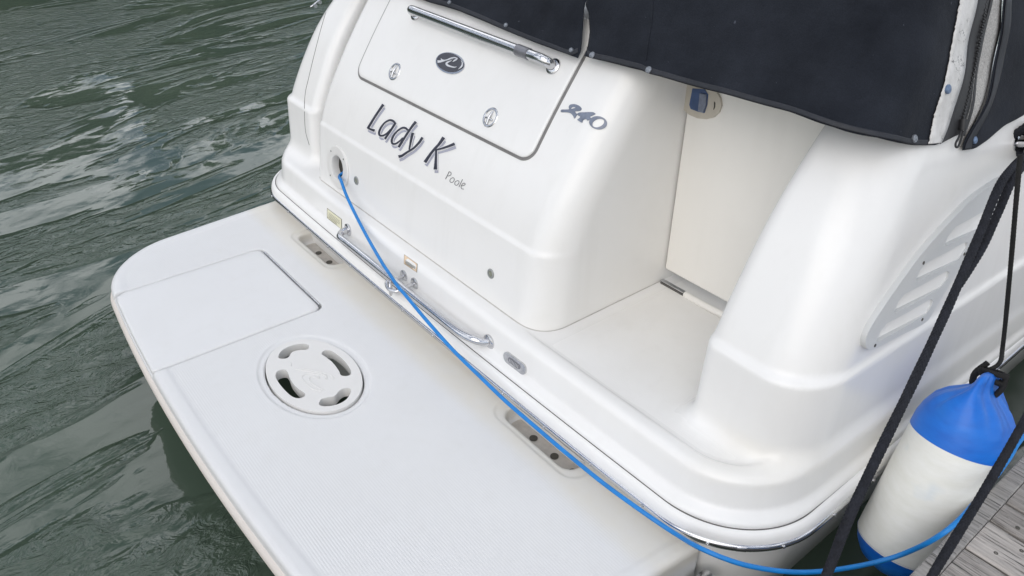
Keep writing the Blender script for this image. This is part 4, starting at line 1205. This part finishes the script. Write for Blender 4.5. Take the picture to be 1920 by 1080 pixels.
tl_ = catmull(np.c_[np.array([(1846, -10), (1828, 95), (1810, 180), (1800, 222)], float), np.zeros(4)], 54)[:, :2]
tp_, tn_ = hit(f_canvas, tl_, 0.0062)
V = []; F = []
tt_ = np.gradient(tp_, axis=0); tt_ /= np.linalg.norm(tt_, axis=1)[:, None]
for i in range(len(tp_)):
    s_ = np.cross(tn_[i], tt_[i]); c_ = tp_[i] + s_ * (0.003 if i % 2 else -0.001); b0 = len(V)
    for k_ in range(8):
        V.append(c_ + tt_[i] * (0.0026 if k_ & 1 else -0.0026) * 0.7 + s_ * (0.0042 if k_ & 2 else -0.0042) + tn_[i] * (0.0022 if k_ & 4 else -0.0022))
    F += [tuple(b0 + q for q in f_) for f_ in ((0, 1, 3, 2), (4, 6, 7, 5), (0, 4, 5, 1), (2, 3, 7, 6), (0, 2, 6, 4), (1, 5, 7, 3))]
o = pydata('zip_teeth', V, F, 'zip_black', zip_, False); o['kind'] = 'stuff'
sp_, sn_ = hit(f_canvas, [(1799, 224), (1797, 244), (1791, 262), (1786, 272)], 0.009)
sl_ = tube('zip_slider', [sp_[0], (sp_[0] + sp_[1]) / 2, sp_[1]], 0.0085, 'zip_black', zip_, 12)
pp = [sp_[1] + sn_[1] * 0.003, sp_[2] + sn_[2] * 0.004, sp_[3] + sn_[3] * 0.004]
side_ = np.cross(sn_[2], sp_[3] - sp_[1]); side_ /= np.linalg.norm(side_)
lp = [sp_[1] + side_ * 0.004, sp_[2] + side_ * 0.0065, sp_[3] + side_ * 0.007, sp_[3] * 1.0 + (sp_[3] - sp_[2]) * 0.35, sp_[3] - side_ * 0.007, sp_[2] - side_ * 0.0065, sp_[1] - side_ * 0.004]
tube('zip_pull', catmull(lp, 30), 0.0024, 'zip_black', zip_, 8)
# snap fasteners
def snap(px, par, mat, r=0.0085, lift=0.0045):
    P_, N_ = hit(f_canvas, [px], lift)
    P_ = P_ + N_ * wrinkle(can_s(P_), P_[:, 2])[:, None]
    lathe('snap', frame_at(P_[0], N_[0]), [(r, -0.003), (r, 0.0012), (r * 0.82, 0.0028), (r * 0.6, 0.0024), (r * 0.45, 0.0032), (0, 0.0036)], mat, par, 20)
for px in ((845, 6), (950, 48), (1074, 96)): snap(px, pa_, 'snap_metal', 0.0065)
for px in ((1111.5, 104), (1217, 131.5), (1718, 260)): snap(px, pb_, 'snap_metal')
snap((1766.5, 168), strip_, 'snap_blue', 0.0100, 0.0075)
snap((1819, 263), pc_, 'snap_blue', 0.0085, 0.009)
# seam stitched up the aft panel
sm_, _ = hit(f_canvas, catmull(np.c_[np.array([(1224, -10), (1219, 40), (1214, 85), (1211, 112)], float), np.zeros(4)], 40)[:, :2])
ss_ = can_s(sm_); smn = CN(sm_)
tube('panel_seam', sm_ + smn * (wrinkle(ss_, sm_[:, 2]) + 0.0008)[:, None], 0.0022, 'canvas_navy', pb_, 8)

# ================================================================== fender and ropes
fe = np.array([1.432, 0.672, 0.372]); fb = np.array([1.440, 0.46, -0.16])
fender = empty('boat_fender', tuple(fb), 'white cylindrical fender with blue ends squeezed between hull and dock', 'fender')
fax = (fe - fb); FL = np.linalg.norm(fax); fax /= FL
fu = np.cross(fax, (1, 0, 0)); fu /= np.linalg.norm(fu); fw = np.cross(fax, fu)       # fu ~ along the hull, fw ~ across
def fend(name, prof, mat, parent, k=48, wr=0.0):
    """prof: (height, half-width along the hull, half-width across)"""
    V = []; F = []
    for h, a_, b_ in prof:
        for j in range(k):
            q = 2 * math.pi * j / k
            w_ = 1 + wr * max(0, min(1, (h - FL + 0.13) / 0.09)) * (math.sin(9 * q + 1) + 0.6 * math.sin(17 * q))
            V.append(fb + fax * h + fu * (a_ * 1.22 * math.cos(q)) + fw * (b_ * w_ * math.sin(q)))
    for i in range(len(prof) - 1):
        for j in range(k): F.append((i*k + j, i*k + (j+1) % k, (i+1)*k + (j+1) % k, (i+1)*k + j))
    F.append(tuple(range(k))[::-1]); F.append(tuple((len(prof)-1)*k + j for j in range(k)))
    return autosmooth(pydata(name, V, F, mat, parent), 60)
R_ = 0.106
h1, h2 = 0.085, FL - 0.185
fend('body', [(h1 - 0.004, R_ - 0.001, R_ - 0.001)] + [(h1 + (h2 - h1) * q, R_, R_) for q in np.linspace(0, 1, 14)] + [(h2 + 0.004, R_ - 0.001, R_ - 0.001)], 'fender_white', fender)
fend('bottom_cap', [(0.0, 0.02, 0.012), (0.012, 0.05, 0.045), (0.035, 0.082, 0.08), (0.06, 0.098, 0.097), (0.085, R_ - 0.001, R_ - 0.001), (h1, R_ + 0.0006, R_ + 0.0006)], 'fender_blue', fender)
tc_ = [(h2, R_ + 0.0006, R_ + 0.0006), (h2 + 0.03, R_, R_), (h2 + 0.060, 0.104, 0.100), (h2 + 0.085, 0.100, 0.087), (h2 + 0.108, 0.094, 0.066), (h2 + 0.126, 0.088, 0.042), (h2 + 0.142, 0.082, 0.024), (h2 + 0.156, 0.076, 0.017), (FL - 0.016, 0.070, 0.015), (FL - 0.006, 0.060, 0.013), (FL, 0.042, 0.006)]
tcd = np.array(tc_); hs_ = np.linspace(tcd[0, 0], tcd[-1, 0], 40)
fend('top_cap', [(h, np.interp(h, tcd[:, 0], tcd[:, 1]), np.interp(h, tcd[:, 0], tcd[:, 2])) for h in hs_], 'fender_blue', fender, 96, 0.11)
# lanyard: from the cleat down to a knot through the fender's eye
le = fb + fax * (FL - 0.035)
lp = [np.array(on_plane(1913, 290, 0, 1.33)), np.array(on_plane(1905, 380, 0, 1.355)), np.array(on_plane(1893, 520, 0, 1.385)), np.array(on_plane(1880, 650, 0, 1.415)), le + fax * 0.055 + fw * 0.0, le + fw * 0.030 + fax * 0.01, le + fw * 0.012 - fax * 0.02]
ll = braid('fender_lanyard', catmull(lp, 200), 0.0050, 'rope_dark', None, 24, 0.020, 0.0022)
kn = [le + fax * 0.028 + fw * (0.026 * math.cos(q)) + fu * (0.018 * math.sin(q)) + fax * (0.010 * math.sin(q * 0.5)) for q in np.linspace(0, 4 * math.pi, 60)]
k2 = braid('knot', np.array(kn), 0.0066, 'rope_dark', None, 20, 0.03, 0.003)
k3 = braid('knot', catmull([le + fax * 0.045 - fw * 0.024, le + fax * 0.01 - fw * 0.03, le - fax * 0.02 - fw * 0.018, le - fax * 0.022 + fw * 0.02, le + fax * 0.012 + fw * 0.034, le + fax * 0.05 + fw * 0.02], 50), 0.0066, 'rope_dark', None, 20, 0.03, 0.003)
ll = join_parts([ll, k2, k3], 'fender_lanyard')
tag(ll, 'thin frayed black cord tied to the eye of the blue and white fender', 'rope', 'black ropes')

# dock line from the cleat, doubled at the splice
cl = cp + cnn * (ch_ * 0.5)
dl = [cl + ca * 0.015 + np.array((0.022, 0.01, -0.005)), np.array(on_plane(1882, 335, 0, 1.300)), np.array(on_plane(1832, 450, 0, 1.335)), np.array(on_plane(1778, 575, 0, 1.375)), np.array(on_plane(1718, 705, 0, 1.418)),
      np.array(on_plane(1643, 860, 0, 1.462)), np.array(on_plane(1590, 975, 0, 1.487)), np.array(on_plane(1545, 1090, 0, 1.505)), (1.575, -0.42, 0.24), (1.64, -0.62, 0.162), (1.75, -0.80, 0.16)]
d1 = braid('dock_line', catmull(dl, 400), 0.0090, 'rope_black', None, 40, 0.024, 0.0015)
dl2 = [cl + ca * 0.0 + np.array((0.03, 0.03, -0.01)), np.array(on_plane(1903, 330, 0, 1.303)), np.array(on_plane(1871, 400, 0, 1.325)), np.array(on_plane(1846, 455, 0, 1.341)), np.array(on_plane(1818, 503, 0, 1.354)), np.array(on_plane(1797, 535, 0, 1.363))]
d2 = braid('strand', catmull(dl2, 120), 0.0088, 'rope_black', None, 32, 0.024, 0.0016)
wr = []
for i, o_ in enumerate((-0.03, -0.012, 0.008, 0.026)):
    pts = [cp + ca * (o_ + 0.006 * math.sin(q)) + cnn * (ch_ * 0.62 + 0.036 * math.cos(q)) + np.cross(ca, cnn) * (0.036 * math.sin(q)) for q in np.linspace(0, 2 * math.pi, 40)]
    wr.append(braid('wrap', np.array(pts), 0.0095, 'rope_black', None, 28, 0.03, 0.002))
d1 = join_parts([d1, d2] + wr, 'dock_line')
tag(d1, 'thick black braided dock line from the stern cleat crossing in front of the fender', 'rope', 'black ropes')
sl_ = [(1.35, 2.6, 1.14), (1.45, 1.55, 0.80), tuple(on_plane(1960, 730, 0, 1.545)), tuple(on_plane(1920, 792, 0, 1.562)), tuple(on_plane(1880, 862, 0, 1.572)), tuple(on_plane(1835, 938, 0, 1.583)), tuple(on_plane(1790, 1010, 0, 1.592)), tuple(on_plane(1745, 1085, 0, 1.60)), (1.635, -0.16, 0.22), (1.70, -0.38, 0.162), (1.85, -0.55, 0.16)]
s1 = braid('spring_line', catmull(sl_, 500), 0.0088, 'rope_black', None, 36, 0.024, 0.0016)
tag(s1, 'black braided mooring rope slanting over the edge of the dock planks', 'rope', 'black ropes')

# blue shore cable
ib = np.array([-0.672, 0.115, 0.285])
cbl = [ib, (-0.672, 0.085, 0.272), tuple(on_plane(640, 340, 1, 0.055)), tuple(on_plane(652, 372, 1, 0.040)), tuple(on_plane(684, 436, 1, 0.0)), tuple(on_plane(716, 492, 1, -0.045)), tuple(on_plane(730, 513, 1, -0.058)), tuple(on_plane(746, 537, 1, -0.070)),
       tuple(on_plane(760, 553, 1, -0.076)),
       tuple(on_plane(800, 601, 1, -0.092)), tuple(on_plane(850, 657, 1, -0.088)), tuple(on_plane(900, 706, 1, -0.082)), tuple(on_plane(948, 752, 1, -0.075)), tuple(on_plane(1000, 797, 1, -0.071)), tuple(on_plane(1060, 848, 1, -0.069)), tuple(on_plane(1130, 905, 1, -0.067)),
       tuple(on_plane(1200, 956, 1, -0.058)), tuple(on_plane(1262, 998, 1, -0.040)), tuple(on_plane(1320, 1031, 0, 1.222)), tuple(on_plane(1400, 1060, 0, 1.300)), tuple(on_plane(1500, 1073, 0, 1.37)), tuple(on_plane(1600, 1063, 0, 1.43)), tuple(on_plane(1690, 1040, 0, 1.49)),
       tuple(on_plane(1775, 995, 0, 1.548)), tuple(on_plane(1840, 928, 0, 1.550)), tuple(on_plane(1890, 862, 0, 1.546)), tuple(on_plane(1925, 812, 0, 1.540)), (1.545, 1.35, 0.165), (1.60, 2.2, 0.160)]
cb = tube('shore_cable', catmull(cbl, 420), 0.0057, 'cable_blue', None, 14)
tag(cb, 'bright blue cable running from the round inlet along the stern to the dock', 'cable')

# ================================================================== dock
DZ = 0.14
dock = empty('wooden_dock', (1.9, 0.6, WZ), 'weathered grey plank dock at the lower right with a timber edge beam', 'dock')
def rough_board(name, lo, hi, mat, nx, ny, seed):
    r_ = np.random.default_rng(seed); x0, y0, z0 = lo; x1, y1, z1 = hi
    V = []; F = []
    xs = np.linspace(x0, x1, nx); ys = np.array([y0, y0 + 0.004] + list(np.linspace(y0 + 0.012, y1 - 0.012, ny)) + [y1 - 0.004, y1])
    J = len(ys)
    e0 = r_.normal(0, 0.0012, nx); e1 = r_.normal(0, 0.0012, nx)
    for i, x in enumerate(xs):
        for j, y in enumerate(ys):
            dz = -0.005 if j in (0, J - 1) else (-0.0012 if j in (1, J - 2) else r_.normal(0, 0.0004))
            V.append((x, y + (e0[i] if j < 2 else e1[i] if j > J - 3 else 0), z1 + dz))
    for i in range(nx - 1):
        for j in range(J - 1): F.append((i*J + j, (i+1)*J + j, (i+1)*J + j + 1, i*J + j + 1))
    b0 = len(V)
    for i, x in enumerate(xs): V += [(x, y0 + e0[i], z0), (x, y1 + e1[i], z0)]
    for i in range(nx - 1):
        F.append((i*J, b0 + 2*i, b0 + 2*i + 2, (i+1)*J)); F.append((i*J + J - 1, (i+1)*J + J - 1, b0 + 2*i + 3, b0 + 2*i + 1))
    F.append(tuple([j for j in range(J)] + [b0 + 1, b0])); e = (nx - 1) * J
    F.append(tuple([e + j for j in range(J)][::-1] + [b0 + 2*(nx-1), b0 + 2*(nx-1) + 1]))
    return pydata(name, V, F, mat, dock, False)
beam = boxmesh('edge_beam', (1.545, -3.2, -0.12), (1.583, 5.2, DZ + 0.003), 'beam_wood', dock, 0.004)
boxmesh('support_beam', (1.62, -3.2, -0.30), (1.72, 5.2, DZ - 0.045), 'beam_wood', dock, 0.004)
boxmesh('pontoon_float', (1.66, -3.2, -0.55), (3.0, 5.2, DZ - 0.10), 'seam_grey', dock, 0.01)
y = -3.1; k_ = 0
ys_ = [0.365, 0.484, 0.568, 0.682]
edges = list(np.arange(0.365, -3.1, -0.118))[::-1] + [0.484, 0.568, 0.682] + list(np.arange(0.80, 5.1, 0.118))
for i in range(len(edges) - 1):
    y0, y1 = edges[i] + 0.003, edges[i + 1] - 0.003
    rough_board('plank', (1.5845, y0, DZ - 0.035), (3.1, y1, DZ + rng.normal(0, 0.0012)), 'dock_wood', 24, 4, i)
    if -0.3 < y0 < 1.2:
        for xs_ in (1.632, 1.664):
            for ys2 in ((y0 * 0.72 + y1 * 0.28), (y0 * 0.28 + y1 * 0.72)):
                if xs_ == 1.664 and ys2 < (y0 + y1) / 2 or xs_ == 1.632 and ys2 > (y0 + y1) / 2: continue
                lathe('plank_screw', frame_at((xs_, ys2, DZ + 0.0015), (0, 0, 1), (0, 1, 0)), [(0.0048, -0.003), (0.0048, 0.0002), (0.0035, 0.0008), (0.0016, 0.0006), (0, -0.0008)], 'bronze_dark', dock, 12)
